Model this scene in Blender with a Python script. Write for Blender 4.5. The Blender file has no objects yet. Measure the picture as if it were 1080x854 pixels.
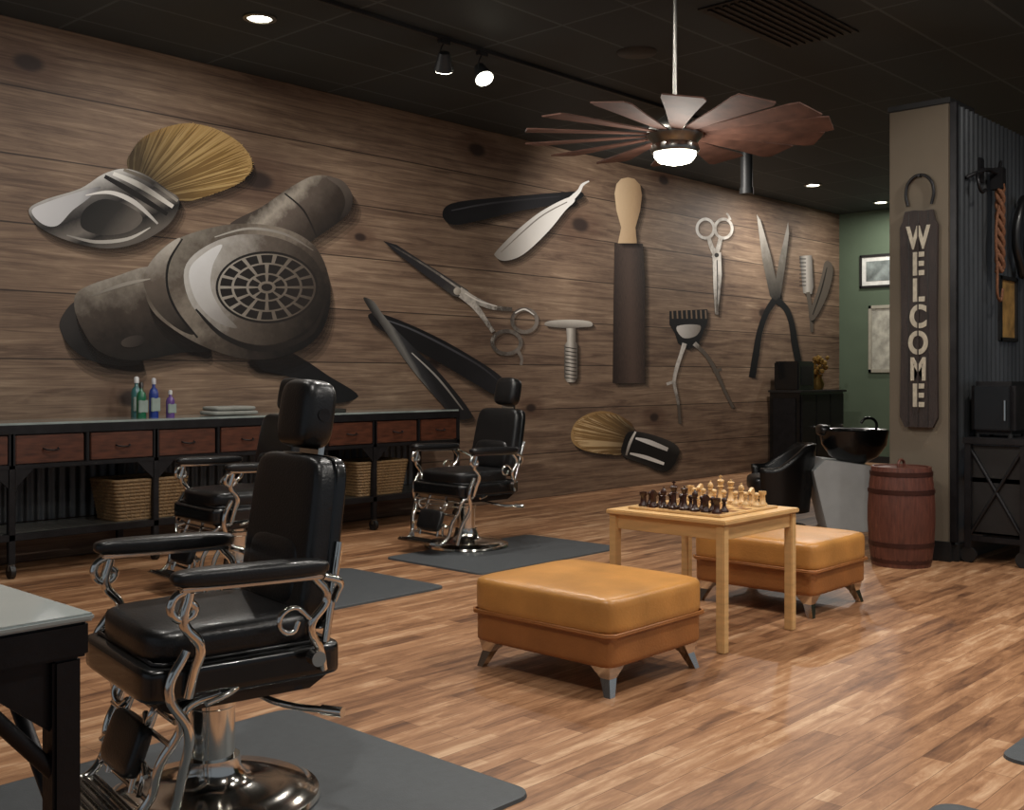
import bpy, bmesh, math, random
from mathutils import Vector, Matrix, Euler
from mathutils.geometry import tessellate_polygon
random.seed(7)
S = bpy.context.scene
COL = S.collection

# ------------------------------------------------------------------ colours / materials
def lin(c):
    out = []
    for v in c[:3]:
        v = v / 255.0
        out.append(v / 12.92 if v <= 0.04045 else ((v + 0.055) / 1.055) ** 2.4)
    return (out[0], out[1], out[2], 1.0)

def newmat(name):
    m = bpy.data.materials.new(name)
    m.use_nodes = True
    nt = m.node_tree
    b = nt.nodes.get("Principled BSDF")
    return m, nt, b

def mat(name, col, rough=0.5, metal=0.0, var=0.12, nscale=12.0, bump=0.0, bscale=60.0, spec=0.5, coat=0.0, emit=0.0, stretch=(1, 1, 1)):
    m, nt, b = newmat(name)
    L = nt.links
    tc = nt.nodes.new("ShaderNodeTexCoord")
    mp = nt.nodes.new("ShaderNodeMapping"); mp.inputs["Scale"].default_value = stretch
    L.new(tc.outputs["Object"], mp.inputs["Vector"])
    n = nt.nodes.new("ShaderNodeTexNoise"); n.inputs["Scale"].default_value = nscale; n.inputs["Detail"].default_value = 4
    L.new(mp.outputs[0], n.inputs["Vector"])
    r = nt.nodes.new("ShaderNodeValToRGB")
    c = lin(col)
    r.color_ramp.elements[0].position = 0.3; r.color_ramp.elements[1].position = 0.7
    r.color_ramp.elements[0].color = (c[0] * (1 - var), c[1] * (1 - var), c[2] * (1 - var), 1)
    r.color_ramp.elements[1].color = (min(1, c[0] * (1 + var)), min(1, c[1] * (1 + var)), min(1, c[2] * (1 + var)), 1)
    L.new(n.outputs["Fac"], r.inputs["Fac"]); L.new(r.outputs["Color"], b.inputs["Base Color"])
    b.inputs["Roughness"].default_value = rough; b.inputs["Metallic"].default_value = metal
    b.inputs["Specular IOR Level"].default_value = spec
    b.inputs["Coat Weight"].default_value = coat
    if bump > 0:
        n2 = nt.nodes.new("ShaderNodeTexNoise"); n2.inputs["Scale"].default_value = bscale; n2.inputs["Detail"].default_value = 3
        L.new(mp.outputs[0], n2.inputs["Vector"])
        bp = nt.nodes.new("ShaderNodeBump"); bp.inputs["Strength"].default_value = bump; bp.inputs["Distance"].default_value = 0.01
        L.new(n2.outputs["Fac"], bp.inputs["Height"]); L.new(bp.outputs[0], b.inputs["Normal"])
    if emit > 0:
        L.new(r.outputs["Color"], b.inputs["Emission Color"]); b.inputs["Emission Strength"].default_value = emit
    return m

M_chrome = mat("chrome", (225, 222, 215), 0.12, 1.0, 0.05)
M_steel = mat("brushed_steel", (150, 148, 142), 0.3, 1.0, 0.1)
M_black = mat("black_leather", (17, 17, 18), 0.34, 0, 0.2, bump=0.12, bscale=120, coat=0.1)
M_blackmetal = mat("black_enamel", (13, 14, 15), 0.25, 0, 0.15, coat=0.3)
M_iron = mat("dark_iron", (34, 33, 35), 0.45, 0.6, 0.25, bump=0.1)
M_tan = mat("tan_leather", (184, 130, 68), 0.32, 0, 0.18, 5, bump=0.15, bscale=90)
M_tan2 = mat("tan_leather_body", (150, 96, 50), 0.42, 0, 0.16, 5, bump=0.15, bscale=90)
M_birch = mat("birch_wood", (206, 166, 112), 0.4, 0, 0.12, 6, stretch=(1, 1, 6))
M_mat = mat("rubber_mat", (66, 70, 73), 0.55, 0, 0.08, 30, bump=0.1, bscale=200)
M_drawer = mat("drawer_wood", (76, 42, 28), 0.4, 0, 0.4, 10, stretch=(1, 6, 6))
M_barrel = mat("barrel_wood", (84, 46, 35), 0.45, 0, 0.3, 10, bump=0.2, stretch=(6, 6, 1))
M_hoop = mat("barrel_hoop", (66, 38, 31), 0.4, 0.5, 0.2)
M_sign = mat("sign_board_wood", (38, 27, 24), 0.6, 0, 0.35, 8, bump=0.4, stretch=(5, 5, 1))
M_cream = mat("sign_letter_paint", (170, 162, 145), 0.6, 0, 0.2, 30)
M_wicker = mat("wicker", (118, 92, 60), 0.6, 0, 0.4, 60, bump=0.5, bscale=150)
M_wickdark = mat("wicker_inside", (60, 42, 26), 0.8, 0, 0.3)
M_counter = mat("counter_top_laminate", (140, 148, 144), 0.08, 0, 0.25, 4, coat=0.4)
M_desktop = mat("desk_top_glass", (176, 184, 182), 0.08, 0, 0.06, 4, coat=0.5)
M_pillar = mat("taupe_paint", (98, 88, 74), 0.75, 0, 0.06, 3, bump=0.1, bscale=200)
M_green = mat("green_paint", (76, 90, 72), 0.8, 0, 0.06, 3)
M_trim = mat("black_trim", (20, 19, 19), 0.5)
M_fanblade = mat("fan_blade_wood", (74, 50, 41), 0.75, 0, 0.35, 8, spec=.2)
M_bulb = mat("lamp_glow", (255, 244, 222), 0.5, emit=14)
M_darkwood = mat("dark_chess_wood", (52, 28, 20), 0.3, 0, 0.2)
M_lightwood = mat("light_chess_wood", (206, 168, 116), 0.35, 0, 0.12)
M_grey = mat("grey_plastic", (182, 184, 184), 0.4, 0, 0.05)
M_rope = mat("rope_fibre", (104, 66, 42), 0.8, 0, 0.35, 60, bump=0.5)
M_gold = mat("gold_ornament", (140, 112, 60), 0.35, 0.8, 0.3, 30)
M_paper = mat("print_paper", (160, 158, 146), 0.6, 0, 0.35, 9)
M_paper2 = mat("print_paper_amber", (140, 108, 60), 0.6, 0, 0.5, 9)
M_corr = mat("galvanised_metal", (76, 78, 80), 0.4, 0.7, 0.3, 3, stretch=(1, 1, .3))
M_fixture = mat("dark_fixture", (34, 35, 36), 0.5)

# ------------------------------------------------------------------ geometry helpers
def empty(name, loc=(0, 0, 0), rz=0.0):
    e = bpy.data.objects.new(name, None); COL.objects.link(e)
    e.location = loc; e.rotation_euler = (0, 0, rz); e.empty_display_size = 0.1
    return e

def finish(name, bm, m, parent=None, loc=(0, 0, 0), rot=(0, 0, 0), smooth=False):
    bmesh.ops.recalc_face_normals(bm, faces=bm.faces)
    me = bpy.data.meshes.new(name); bm.to_mesh(me); bm.free()
    if smooth:
        for p in me.polygons: p.use_smooth = True
    ms = m if isinstance(m, (list, tuple)) else [m]
    for k in ms: me.materials.append(k)
    o = bpy.data.objects.new(name, me); COL.objects.link(o)
    o.location = loc; o.rotation_euler = rot
    if parent: o.parent = parent
    return o

def box(name, c, s, m, parent=None, bevel=0.004, rot=(0, 0, 0), seg=2):
    bm = bmesh.new(); bmesh.ops.create_cube(bm, size=1.0)
    for v in bm.verts: v.co = Vector((v.co.x * s[0], v.co.y * s[1], v.co.z * s[2]))
    if bevel > 0:
        bmesh.ops.bevel(bm, geom=bm.edges[:], offset=min(bevel, min(s) * 0.45), segments=seg, affect='EDGES')
    return finish(name, bm, m, parent, c, rot)

def bx(name, x0, x1, y0, y1, z0, z1, m, parent=None, bevel=0.004):
    return box(name, ((x0 + x1) / 2, (y0 + y1) / 2, (z0 + z1) / 2), (abs(x1 - x0), abs(y1 - y0), abs(z1 - z0)), m, parent, bevel)

def pill(name, c, s, m, parent=None, p=5, rot=(0, 0, 0), taper=0.0, n=10):
    bm = bmesh.new(); bmesh.ops.create_cube(bm, size=2.0)
    bmesh.ops.subdivide_edges(bm, edges=bm.edges[:], cuts=n, use_grid_fill=True)
    for v in bm.verts:
        x, y, z = v.co
        x, y, z = [math.sin(q * math.pi / 2) if abs(q) < 1 else q for q in (x, y, z)]
        q = (abs(x) ** p + abs(y) ** p + abs(z) ** p) ** (1 / p)
        x, y, z = x / q, y / q, z / q
        t = 1 + taper * z
        v.co = Vector((x * s[0] / 2, y * s[1] / 2 * t, z * s[2] / 2))
    return finish(name, bm, m, parent, c, rot, True)

def lathe_bm(bm, prof, loc=(0, 0, 0), seg=32, fn=None):
    rings = []
    for r, z in prof:
        if r < 1e-5:
            rings.append([bm.verts.new((loc[0], loc[1], loc[2] + z))])
        else:
            ring = []
            for i in range(seg):
                a = 2 * math.pi * i / seg
                rr = r * (fn(a) if fn else 1)
                ring.append(bm.verts.new((loc[0] + rr * math.cos(a), loc[1] + rr * math.sin(a), loc[2] + z)))
            rings.append(ring)
    for a, b in zip(rings[:-1], rings[1:]):
        if len(a) == 1 and len(b) == 1: continue
        for i in range(seg):
            j = (i + 1) % seg
            if len(a) == 1: bm.faces.new((a[0], b[i], b[j]))
            elif len(b) == 1: bm.faces.new((a[i], a[j], b[0]))
            else: bm.faces.new((a[i], a[j], b[j], b[i]))

def lathe(name, prof, m, parent=None, loc=(0, 0, 0), seg=40, fn=None, smooth=True, rot=(0, 0, 0)):
    bm = bmesh.new(); lathe_bm(bm, prof, (0, 0, 0), seg, fn)
    o = finish(name, bm, m, parent, loc, rot, smooth)
    if smooth:
        md = o.modifiers.new("es", 'EDGE_SPLIT'); md.split_angle = math.radians(50)
    return o

def cyl(name, p0, p1, r, m, parent=None, r2=None, seg=24):
    p0 = Vector(p0); p1 = Vector(p1); d = p1 - p0
    bm = bmesh.new()
    bmesh.ops.create_cone(bm, cap_ends=True, segments=seg, radius1=r, radius2=r if r2 is None else r2, depth=d.length)
    o = finish(name, bm, m, parent, (p0 + p1) / 2, (0, 0, 0), True)
    md = o.modifiers.new("es", 'EDGE_SPLIT'); md.split_angle = math.radians(50)
    o.rotation_euler = d.to_track_quat('Z', 'Y').to_euler()
    return o

def tube(name, pts, r, m, parent=None, closed=False, smooth=True):
    cu = bpy.data.curves.new(name, 'CURVE'); cu.dimensions = '3D'
    cu.bevel_depth = r; cu.bevel_resolution = 3; cu.resolution_u = 8; cu.use_fill_caps = True
    if smooth:
        sp = cu.splines.new('BEZIER'); sp.bezier_points.add(len(pts) - 1)
        for bp, p in zip(sp.bezier_points, pts):
            bp.co = p; bp.handle_left_type = bp.handle_right_type = 'AUTO'
    else:
        sp = cu.splines.new('POLY'); sp.points.add(len(pts) - 1)
        for bp, p in zip(sp.points, pts): bp.co = (p[0], p[1], p[2], 1)
    sp.use_cyclic_u = closed
    cu.materials.append(m)
    o = bpy.data.objects.new(name, cu); COL.objects.link(o)
    if parent: o.parent = parent
    return o

def prism(name, pts, axis, a, b, m, parent=None, loc=(0, 0, 0)):
    def P(u, v, w):
        return {'x': (w, u, v), 'y': (u, w, v), 'z': (u, v, w)}[axis]
    bm = bmesh.new()
    A = [bm.verts.new(P(u, v, a)) for u, v in pts]; B = [bm.verts.new(P(u, v, b)) for u, v in pts]
    bm.faces.new(A); bm.faces.new(B[::-1]); n = len(pts)
    for i in range(n):
        j = (i + 1) % n
        bm.faces.new((A[i], B[i], B[j], A[j]))
    return finish(name, bm, m, parent, loc)

# ------------------------------------------------------------------ room
YW = 7.7; XB = 15.8; ZC = 3.8

# floor laminate
m, nt, b = newmat("laminate_floor"); L = nt.links; N = nt.nodes
tc = N.new("ShaderNodeTexCoord")
def brick(width, row, off, mort):
    br = N.new("ShaderNodeTexBrick"); br.offset = off; br.offset_frequency = 2; br.squash = 1
    br.inputs["Scale"].default_value = 1.0; br.inputs["Brick Width"].default_value = width; br.inputs["Row Height"].default_value = row
    br.inputs["Mortar Size"].default_value = mort; br.inputs["Mortar Smooth"].default_value = 0.3; br.inputs["Bias"].default_value = 0.0
    br.inputs["Color1"].default_value = (0, 0, 0, 1); br.inputs["Color2"].default_value = (1, 1, 1, 1); br.inputs["Mortar"].default_value = (0.4, 0.4, 0.4, 1)
    L.new(tc.outputs["Object"], br.inputs["Vector"]); return br
br = brick(0.95, 0.1, .37, .0014); br2 = brick(.55, .05, .61, .0)
mp = N.new("ShaderNodeMapping"); mp.inputs["Scale"].default_value = (1.8, 13, 1); L.new(tc.outputs["Object"], mp.inputs["Vector"])
n1 = N.new("ShaderNodeTexNoise"); n1.inputs["Scale"].default_value = 1.7; n1.inputs["Detail"].default_value = 10; n1.inputs["Roughness"].default_value = 0.7; n1.inputs["Distortion"].default_value = .6
L.new(mp.outputs[0], n1.inputs["Vector"])
ml = N.new("ShaderNodeMath"); ml.operation = 'MULTIPLY'; ml.inputs[1].default_value = 0.76; L.new(n1.outputs["Fac"], ml.inputs[0])
m2 = N.new("ShaderNodeMath"); m2.operation = 'MULTIPLY_ADD'; m2.inputs[1].default_value = 0.12; L.new(br2.outputs["Color"], m2.inputs[0]); L.new(ml.outputs[0], m2.inputs[2])
mx = N.new("ShaderNodeMath"); mx.operation = 'MULTIPLY_ADD'; mx.inputs[1].default_value = 0.18; L.new(br.outputs["Color"], mx.inputs[0]); L.new(m2.outputs[0], mx.inputs[2])
rp = N.new("ShaderNodeValToRGB"); cr = rp.color_ramp
cr.elements[0].position = 0.32; cr.elements[0].color = lin((84, 55, 38))
cr.elements[1].position = 0.78; cr.elements[1].color = lin((206, 172, 138))
e = cr.elements.new(0.45); e.color = lin((126, 88, 60))
e = cr.elements.new(0.6); e.color = lin((162, 120, 86))
L.new(mx.outputs[0], rp.inputs["Fac"])
mm = N.new("ShaderNodeMix"); mm.data_type = 'RGBA'; mm.blend_type = 'MULTIPLY'
L.new(br.outputs["Fac"], mm.inputs["Factor"]); L.new(rp.outputs["Color"], mm.inputs["A"]); mm.inputs["B"].default_value = (0.45, 0.4, 0.37, 1)
L.new(mm.outputs["Result"], b.inputs["Base Color"]); b.inputs["Roughness"].default_value = 0.42; b.inputs["Specular IOR Level"].default_value = .4
bp = N.new("ShaderNodeBump"); bp.inputs["Strength"].default_value = 0.12; bp.inputs["Distance"].default_value = 0.003
L.new(mx.outputs[0], bp.inputs["Height"]); L.new(bp.outputs[0], b.inputs["Normal"])
M_floor = m
bx("floor", -4, XB + .1, -5, YW + .1, -0.1, 0, M_floor, bevel=0)

# ceiling tiles
m, nt, b = newmat("black_ceiling_tiles"); L = nt.links; N = nt.nodes
tc = N.new("ShaderNodeTexCoord")
br = N.new("ShaderNodeTexBrick"); br.offset = 0
br.inputs["Scale"].default_value = 1.0; br.inputs["Brick Width"].default_value = 1.2; br.inputs["Row Height"].default_value = 0.6
br.inputs["Mortar Size"].default_value = 0.012; br.inputs["Color1"].default_value = lin((46, 54, 58)); br.inputs["Color2"].default_value = lin((56, 65, 69)); br.inputs["Mortar"].default_value = lin((80, 90, 94))
L.new(tc.outputs["Object"], br.inputs["Vector"]); L.new(br.outputs["Color"], b.inputs["Base Color"]); b.inputs["Roughness"].default_value = 0.7
bx("ceiling", -4, XB + .1, -5, YW + .1, ZC, ZC + 0.1, m, bevel=0)

# mural wood print
def WP(px, py):
    """the artwork was traced off an oblique view: rectify a traced point onto the flat wall (x,z metres)"""
    r = (px - 540) / 1150.0
    d = YW / (0.678 - 0.735 * r)
    return (d * (0.735 + 0.678 * r), 1.3 - (py - 397) * d / 1150.0)

m, nt, b = newmat("mural_plank_print"); L = nt.links; N = nt.nodes
geo = N.new("ShaderNodeNewGeometry"); sep = N.new("ShaderNodeSeparateXYZ"); L.new(geo.outputs["Position"], sep.inputs[0])
cmb = N.new("ShaderNodeCombineXYZ"); L.new(sep.outputs["X"], cmb.inputs["X"]); L.new(sep.outputs["Z"], cmb.inputs["Y"])
br = N.new("ShaderNodeTexBrick"); br.offset = 0.5
br.inputs["Scale"].default_value = 1; br.inputs["Brick Width"].default_value = 60; br.inputs["Row Height"].default_value = 0.475; br.inputs["Mortar Size"].default_value = 0.008; br.inputs["Mortar Smooth"].default_value = 0.7
br.inputs["Color1"].default_value = (0.2, 0.2, 0.2, 1); br.inputs["Color2"].default_value = (0.7, 0.7, 0.7, 1); br.inputs["Mortar"].default_value = (0.4, 0.4, 0.4, 1)
L.new(cmb.outputs[0], br.inputs["Vector"])
def wnoise(sx, sy, sc, det, dis):
    mp = N.new("ShaderNodeMapping"); mp.inputs["Scale"].default_value = (sx, sy, 1); L.new(cmb.outputs[0], mp.inputs["Vector"])
    n1 = N.new("ShaderNodeTexNoise"); n1.inputs["Scale"].default_value = sc; n1.inputs["Detail"].default_value = det; n1.inputs["Roughness"].default_value = 0.68; n1.inputs["Distortion"].default_value = dis
    L.new(mp.outputs[0], n1.inputs["Vector"]); return n1
n1 = wnoise(.35, 7, 2.4, 12, 1.2); n2 = wnoise(.6, .9, 1.3, 4, 0); n3 = wnoise(.9, 44, 3, 6, .3)
a1 = N.new("ShaderNodeMath"); a1.operation = 'MULTIPLY'; a1.inputs[1].default_value = 0.56; L.new(n1.outputs["Fac"], a1.inputs[0])
a2 = N.new("ShaderNodeMath"); a2.operation = 'MULTIPLY_ADD'; a2.inputs[1].default_value = 0.26; L.new(n2.outputs["Fac"], a2.inputs[0]); L.new(a1.outputs[0], a2.inputs[2])
a3 = N.new("ShaderNodeMath"); a3.operation = 'MULTIPLY_ADD'; a3.inputs[1].default_value = 0.2; L.new(n3.outputs["Fac"], a3.inputs[0]); L.new(a2.outputs[0], a3.inputs[2])
mx = N.new("ShaderNodeMath"); mx.operation = 'MULTIPLY_ADD'; mx.inputs[1].default_value = 0.1; L.new(br.outputs["Color"], mx.inputs[0]); L.new(a3.outputs[0], mx.inputs[2])
rp = N.new("ShaderNodeValToRGB"); cr = rp.color_ramp
cr.elements[0].position = 0.38; cr.elements[0].color = lin((52, 36, 27))
cr.elements[1].position = 0.74; cr.elements[1].color = lin((166, 144, 120))
e = cr.elements.new(0.48); e.color = lin((88, 68, 54))
e = cr.elements.new(0.6); e.color = lin((122, 100, 81))
L.new(mx.outputs[0], rp.inputs["Fac"])
cur = N.new("ShaderNodeMix"); cur.data_type = 'RGBA'; cur.blend_type = 'MULTIPLY'
L.new(br.outputs["Fac"], cur.inputs["Factor"]); L.new(rp.outputs["Color"], cur.inputs["A"]); cur.inputs["B"].default_value = (0.15, 0.12, 0.1, 1)
last = cur.outputs["Result"]
for (kx, ky, kr) in [(30, 66, .08), (272, 190, .11), (503, 158, .09), (612, 237, .11), (455, 385, .08), (805, 330, .09), (700, 190, .08), (140, 420, .09), (860, 395, .09), (690, 440, .07), (380, 250, .05), (560, 430, .06)]:
    X, Z = WP(kx, ky)
    for (mul, fac, colr) in ((2.6, .45, (66, 38, 24)), (1.0, .95, (34, 18, 11))):
        ds = N.new("ShaderNodeVectorMath"); ds.operation = 'DISTANCE'
        mpp = N.new("ShaderNodeMapping"); mpp.inputs["Location"].default_value = (-X * .55, -Z, 0); mpp.inputs["Scale"].default_value = (.55, 1, 1)
        L.new(cmb.outputs[0], mpp.inputs["Vector"]); L.new(mpp.outputs[0], ds.inputs[0]); ds.inputs[1].default_value = (0, 0, 0)
        mr = N.new("ShaderNodeMapRange"); mr.interpolation_type = 'SMOOTHSTEP'
        mr.inputs["From Min"].default_value = kr * .45 * mul; mr.inputs["From Max"].default_value = kr * mul; mr.inputs["To Min"].default_value = fac; mr.inputs["To Max"].default_value = 0
        L.new(ds.outputs["Value"], mr.inputs["Value"])
        k = N.new("ShaderNodeMix"); k.data_type = 'RGBA'
        L.new(mr.outputs["Result"], k.inputs["Factor"]); L.new(last, k.inputs["A"]); k.inputs["B"].default_value = lin(colr)
        last = k.outputs["Result"]
L.new(last, b.inputs["Base Color"]); b.inputs["Roughness"].default_value = 0.65
M_mural = m
bx("wall_left", -4, XB, YW, YW + .12, 0, ZC, M_mural, bevel=0)
bx("wall_back", XB, XB + .12, -5, YW + .12, 0, ZC, M_green, bevel=0)
bx("baseboard_back", XB - .015, XB, 3.2, YW - .001, 0, .1, M_trim, bevel=0)

# ------------------------------------------------------------------ mural artwork (flat printed shapes)
MUR = empty("barber_tools_mural")
def catmull(pts, closed=True, n=5):
    out = []; k = len(pts)
    rng = range(k) if closed else range(k - 1)
    for i in rng:
        if closed: p0, p1, p2, p3 = pts[(i - 1) % k], pts[i], pts[(i + 1) % k], pts[(i + 2) % k]
        else: p0, p1, p2, p3 = pts[max(i - 1, 0)], pts[i], pts[i + 1], pts[min(i + 2, k - 1)]
        for j in range(n):
            t = j / n; o = []
            for a in range(len(p1)):
                o.append(0.5 * ((2 * p1[a]) + (-p0[a] + p2[a]) * t + (2 * p0[a] - 5 * p1[a] + 4 * p2[a] - p3[a]) * t * t + (-p0[a] + 3 * p1[a] - 3 * p2[a] + p3[a]) * t ** 3))
            out.append(tuple(o))
    if not closed: out.append(tuple(pts[-1]))
    return out

gm = 0
def grad(stops, a, b_, noise=0.15, nsc=6, aniso=(1, 1, 1)):
    """printed tone ramp between two traced points"""
    global gm; gm += 1
    m, nt, b = newmat("mural_ink_%02d" % gm); L = nt.links; N = nt.nodes
    A = Vector((WP(*a)[0], 0, WP(*a)[1])); B = Vector((WP(*b_)[0], 0, WP(*b_)[1])); D = (B - A) / (B - A).length_squared
    g = N.new("ShaderNodeNewGeometry")
    sb = N.new("ShaderNodeVectorMath"); sb.operation = 'SUBTRACT'; sb.inputs[1].default_value = A; L.new(g.outputs["Position"], sb.inputs[0])
    dt = N.new("ShaderNodeVectorMath"); dt.operation = 'DOT_PRODUCT'; dt.inputs[1].default_value = D; L.new(sb.outputs[0], dt.inputs[0])
    mp = N.new("ShaderNodeMapping"); mp.inputs["Scale"].default_value = aniso; L.new(g.outputs["Position"], mp.inputs["Vector"])
    n = N.new("ShaderNodeTexNoise"); n.inputs["Scale"].default_value = nsc; n.inputs["Detail"].default_value = 7; n.inputs["Roughness"].default_value = .7; L.new(mp.outputs[0], n.inputs["Vector"])
    ad = N.new("ShaderNodeMath"); ad.operation = 'MULTIPLY_ADD'; ad.inputs[1].default_value = noise * 2; L.new(n.outputs["Fac"], ad.inputs[0])
    su = N.new("ShaderNodeMath"); su.operation = 'SUBTRACT'; su.inputs[1].default_value = noise; L.new(dt.outputs["Value"], su.inputs[0]); L.new(su.outputs[0], ad.inputs[2])
    r = N.new("ShaderNodeValToRGB"); c = r.color_ramp
    c.elements[0].position = stops[0][0]; c.elements[0].color = lin(stops[0][1])
    c.elements[1].position = stops[-1][0]; c.elements[1].color = lin(stops[-1][1])
    for p, q in stops[1:-1]:
        e = c.elements.new(p); e.color = lin(q)
    L.new(ad.outputs[0], r.inputs["Fac"]); L.new(r.outputs["Color"], b.inputs["Base Color"]); b.inputs["Roughness"].default_value = 0.65; b.inputs["Specular IOR Level"].default_value = .3
    return m

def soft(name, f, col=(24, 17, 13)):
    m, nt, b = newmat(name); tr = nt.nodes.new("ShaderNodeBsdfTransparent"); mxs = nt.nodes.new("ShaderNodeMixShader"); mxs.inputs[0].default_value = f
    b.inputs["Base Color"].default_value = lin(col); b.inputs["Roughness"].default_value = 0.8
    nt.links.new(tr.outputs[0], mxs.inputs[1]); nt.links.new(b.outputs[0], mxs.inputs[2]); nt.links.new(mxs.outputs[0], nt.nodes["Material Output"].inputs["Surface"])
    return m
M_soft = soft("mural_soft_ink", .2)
layer = [0]; hold = [False]
def grp(): layer[0] = 0; hold[0] = False
def nexty():
    if not hold[0]: layer[0] += 1
    return YW - 0.0008 - 0.00016 * layer[0]
def art_raw(name, pts, m):
    y = nexty()
    P = [Vector((WP(p[0], p[1])[0], y, WP(p[0], p[1])[1])) for p in pts]
    tri = tessellate_polygon([[Vector((v.x, v.z, 0)) for v in P]])
    me = bpy.data.meshes.new(name); me.from_pydata([tuple(v) for v in P], [], [tuple(t) for t in tri]); me.materials.append(m)
    bm = bmesh.new(); bm.from_mesh(me)
    for f in bm.faces:
        f.normal_update()
        if f.normal.y > 0: f.normal_flip()
    bm.to_mesh(me); bm.free()
    o = bpy.data.objects.new(name, me); COL.objects.link(o); o.parent = MUR
    return o
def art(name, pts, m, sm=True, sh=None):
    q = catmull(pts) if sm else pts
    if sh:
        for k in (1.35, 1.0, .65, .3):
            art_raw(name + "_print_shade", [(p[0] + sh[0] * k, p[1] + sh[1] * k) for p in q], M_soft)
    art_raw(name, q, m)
def stroke(name, pts, m, closed=False, sh=None):
    q = catmull(pts, closed, 6)
    k = len(q); Lf = []; Rt = []
    for i in range(k):
        a = q[(i - 1) % k] if (closed or i > 0) else q[i]; c = q[(i + 1) % k] if (closed or i < k - 1) else q[i]
        dx, dy = c[0] - a[0], c[1] - a[1]; l = math.hypot(dx, dy) or 1; nx, ny = -dy / l, dx / l; w = q[i][2] / 2
        Lf.append((q[i][0] + nx * w, q[i][1] + ny * w)); Rt.append((q[i][0] - nx * w, q[i][1] - ny * w))
    def mk(nm, off, mm_):
        y = nexty()
        bm = bmesh.new()
        A = [bm.verts.new((WP(p[0] + off[0], p[1] + off[1])[0], y, WP(p[0] + off[0], p[1] + off[1])[1])) for p in Lf]
        B = [bm.verts.new((WP(p[0] + off[0], p[1] + off[1])[0], y, WP(p[0] + off[0], p[1] + off[1])[1])) for p in Rt]
        for i in range(k if closed else k - 1):
            j = (i + 1) % k; bm.faces.new((A[i], A[j], B[j], B[i]))
        finish(nm, bm, mm_, MUR)
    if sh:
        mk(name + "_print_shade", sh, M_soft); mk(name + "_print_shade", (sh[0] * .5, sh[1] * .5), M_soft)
    mk(name, (0, 0), m)
def ell(cx, cy, rx, ry, n=28, rot=0, a0=0, a1=2 * math.pi):
    o = []
    for i in range(n):
        a = a0 + (a1 - a0) * i / n
        x, y = rx * math.cos(a), ry * math.sin(a)
        o.append((cx + x * math.cos(rot) - y * math.sin(rot), cy + x * math.sin(rot) + y * math.cos(rot)))
    return o
def bristle_fan(name, ba, bb, edge, cols, n=100, w=4.2, rounds=3):
    """dense overlapping hair strokes from the ferrule (ba-bb) out to the edge polyline, batched per tone"""
    ed = catmull(edge, False, 8)
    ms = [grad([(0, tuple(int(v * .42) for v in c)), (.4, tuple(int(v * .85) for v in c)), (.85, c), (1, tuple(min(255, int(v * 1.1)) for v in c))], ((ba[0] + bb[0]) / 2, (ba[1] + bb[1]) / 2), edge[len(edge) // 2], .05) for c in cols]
    for rd in range(rounds):
        for mi, mm_ in enumerate(ms):
            y = nexty(); bm = bmesh.new()
            for q in range(n // (rounds * len(ms)) + 1):
                t = random.random(); e_ = ed[min(len(ed) - 1, int(t * (len(ed) - 1)))]
                b0 = (ba[0] + (bb[0] - ba[0]) * t, ba[1] + (bb[1] - ba[1]) * t)
                f = random.uniform(.93, 1.0); ex, ey = b0[0] + (e_[0] - b0[0]) * f, b0[1] + (e_[1] - b0[1]) * f
                cx, cy = (b0[0] + ex) / 2 + (t - .5) * 5, (b0[1] + ey) / 2 + random.uniform(-1.5, 1.5)
                dx, dy = ex - b0[0], ey - b0[1]; l = math.hypot(dx, dy); nx, ny = -dy / l, dx / l
                pv = None
                for s in range(7):
                    u = s / 6; X = (1 - u) ** 2 * b0[0] + 2 * u * (1 - u) * cx + u * u * ex; Y = (1 - u) ** 2 * b0[1] + 2 * u * (1 - u) * cy + u * u * ey
                    ww = w * (.3 + .7 * math.sin(math.pi * min(1, u * .75 + .1))) / 2 * (1 if u < .95 else .5) * random.choice((.5, .9))
                    p = [bm.verts.new((WP(X + nx * k * ww, Y + ny * k * ww)[0], y - random.random() * .0001, WP(X + nx * k * ww, Y + ny * k * ww)[1])) for k in (-1, 1)]
                    if pv: bm.faces.new((pv[0], p[0], p[1], pv[1]))
                    pv = p
            finish(name, bm, mm_, MUR)

G_black = grad([(0, (16, 16, 18)), (.5, (34, 34, 38)), (1, (14, 14, 16))], (467, 210), (614, 235))
M_dk = grad([(0, (18, 15, 14)), (1, (30, 25, 22))], (235, 280), (328, 330))
# ---- shaving brush, upper left
grp()
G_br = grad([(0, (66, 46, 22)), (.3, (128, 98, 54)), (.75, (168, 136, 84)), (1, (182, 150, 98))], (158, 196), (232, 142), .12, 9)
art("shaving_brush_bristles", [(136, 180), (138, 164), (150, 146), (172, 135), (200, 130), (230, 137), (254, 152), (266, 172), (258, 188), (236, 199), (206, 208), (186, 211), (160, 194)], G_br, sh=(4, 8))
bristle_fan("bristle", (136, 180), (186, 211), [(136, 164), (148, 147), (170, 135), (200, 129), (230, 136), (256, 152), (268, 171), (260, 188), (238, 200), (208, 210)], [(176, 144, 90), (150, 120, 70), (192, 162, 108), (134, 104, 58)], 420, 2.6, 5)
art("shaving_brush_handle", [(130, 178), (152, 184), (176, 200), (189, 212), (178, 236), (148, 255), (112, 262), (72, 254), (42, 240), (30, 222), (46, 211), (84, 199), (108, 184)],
    grad([(0, (190, 188, 184)), (.2, (96, 93, 90)), (.42, (34, 32, 32)), (.62, (110, 104, 98)), (.78, (22, 21, 21)), (1, (90, 84, 78))], (80, 196), (110, 264), .1, 5), sh=(5, 9))
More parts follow.
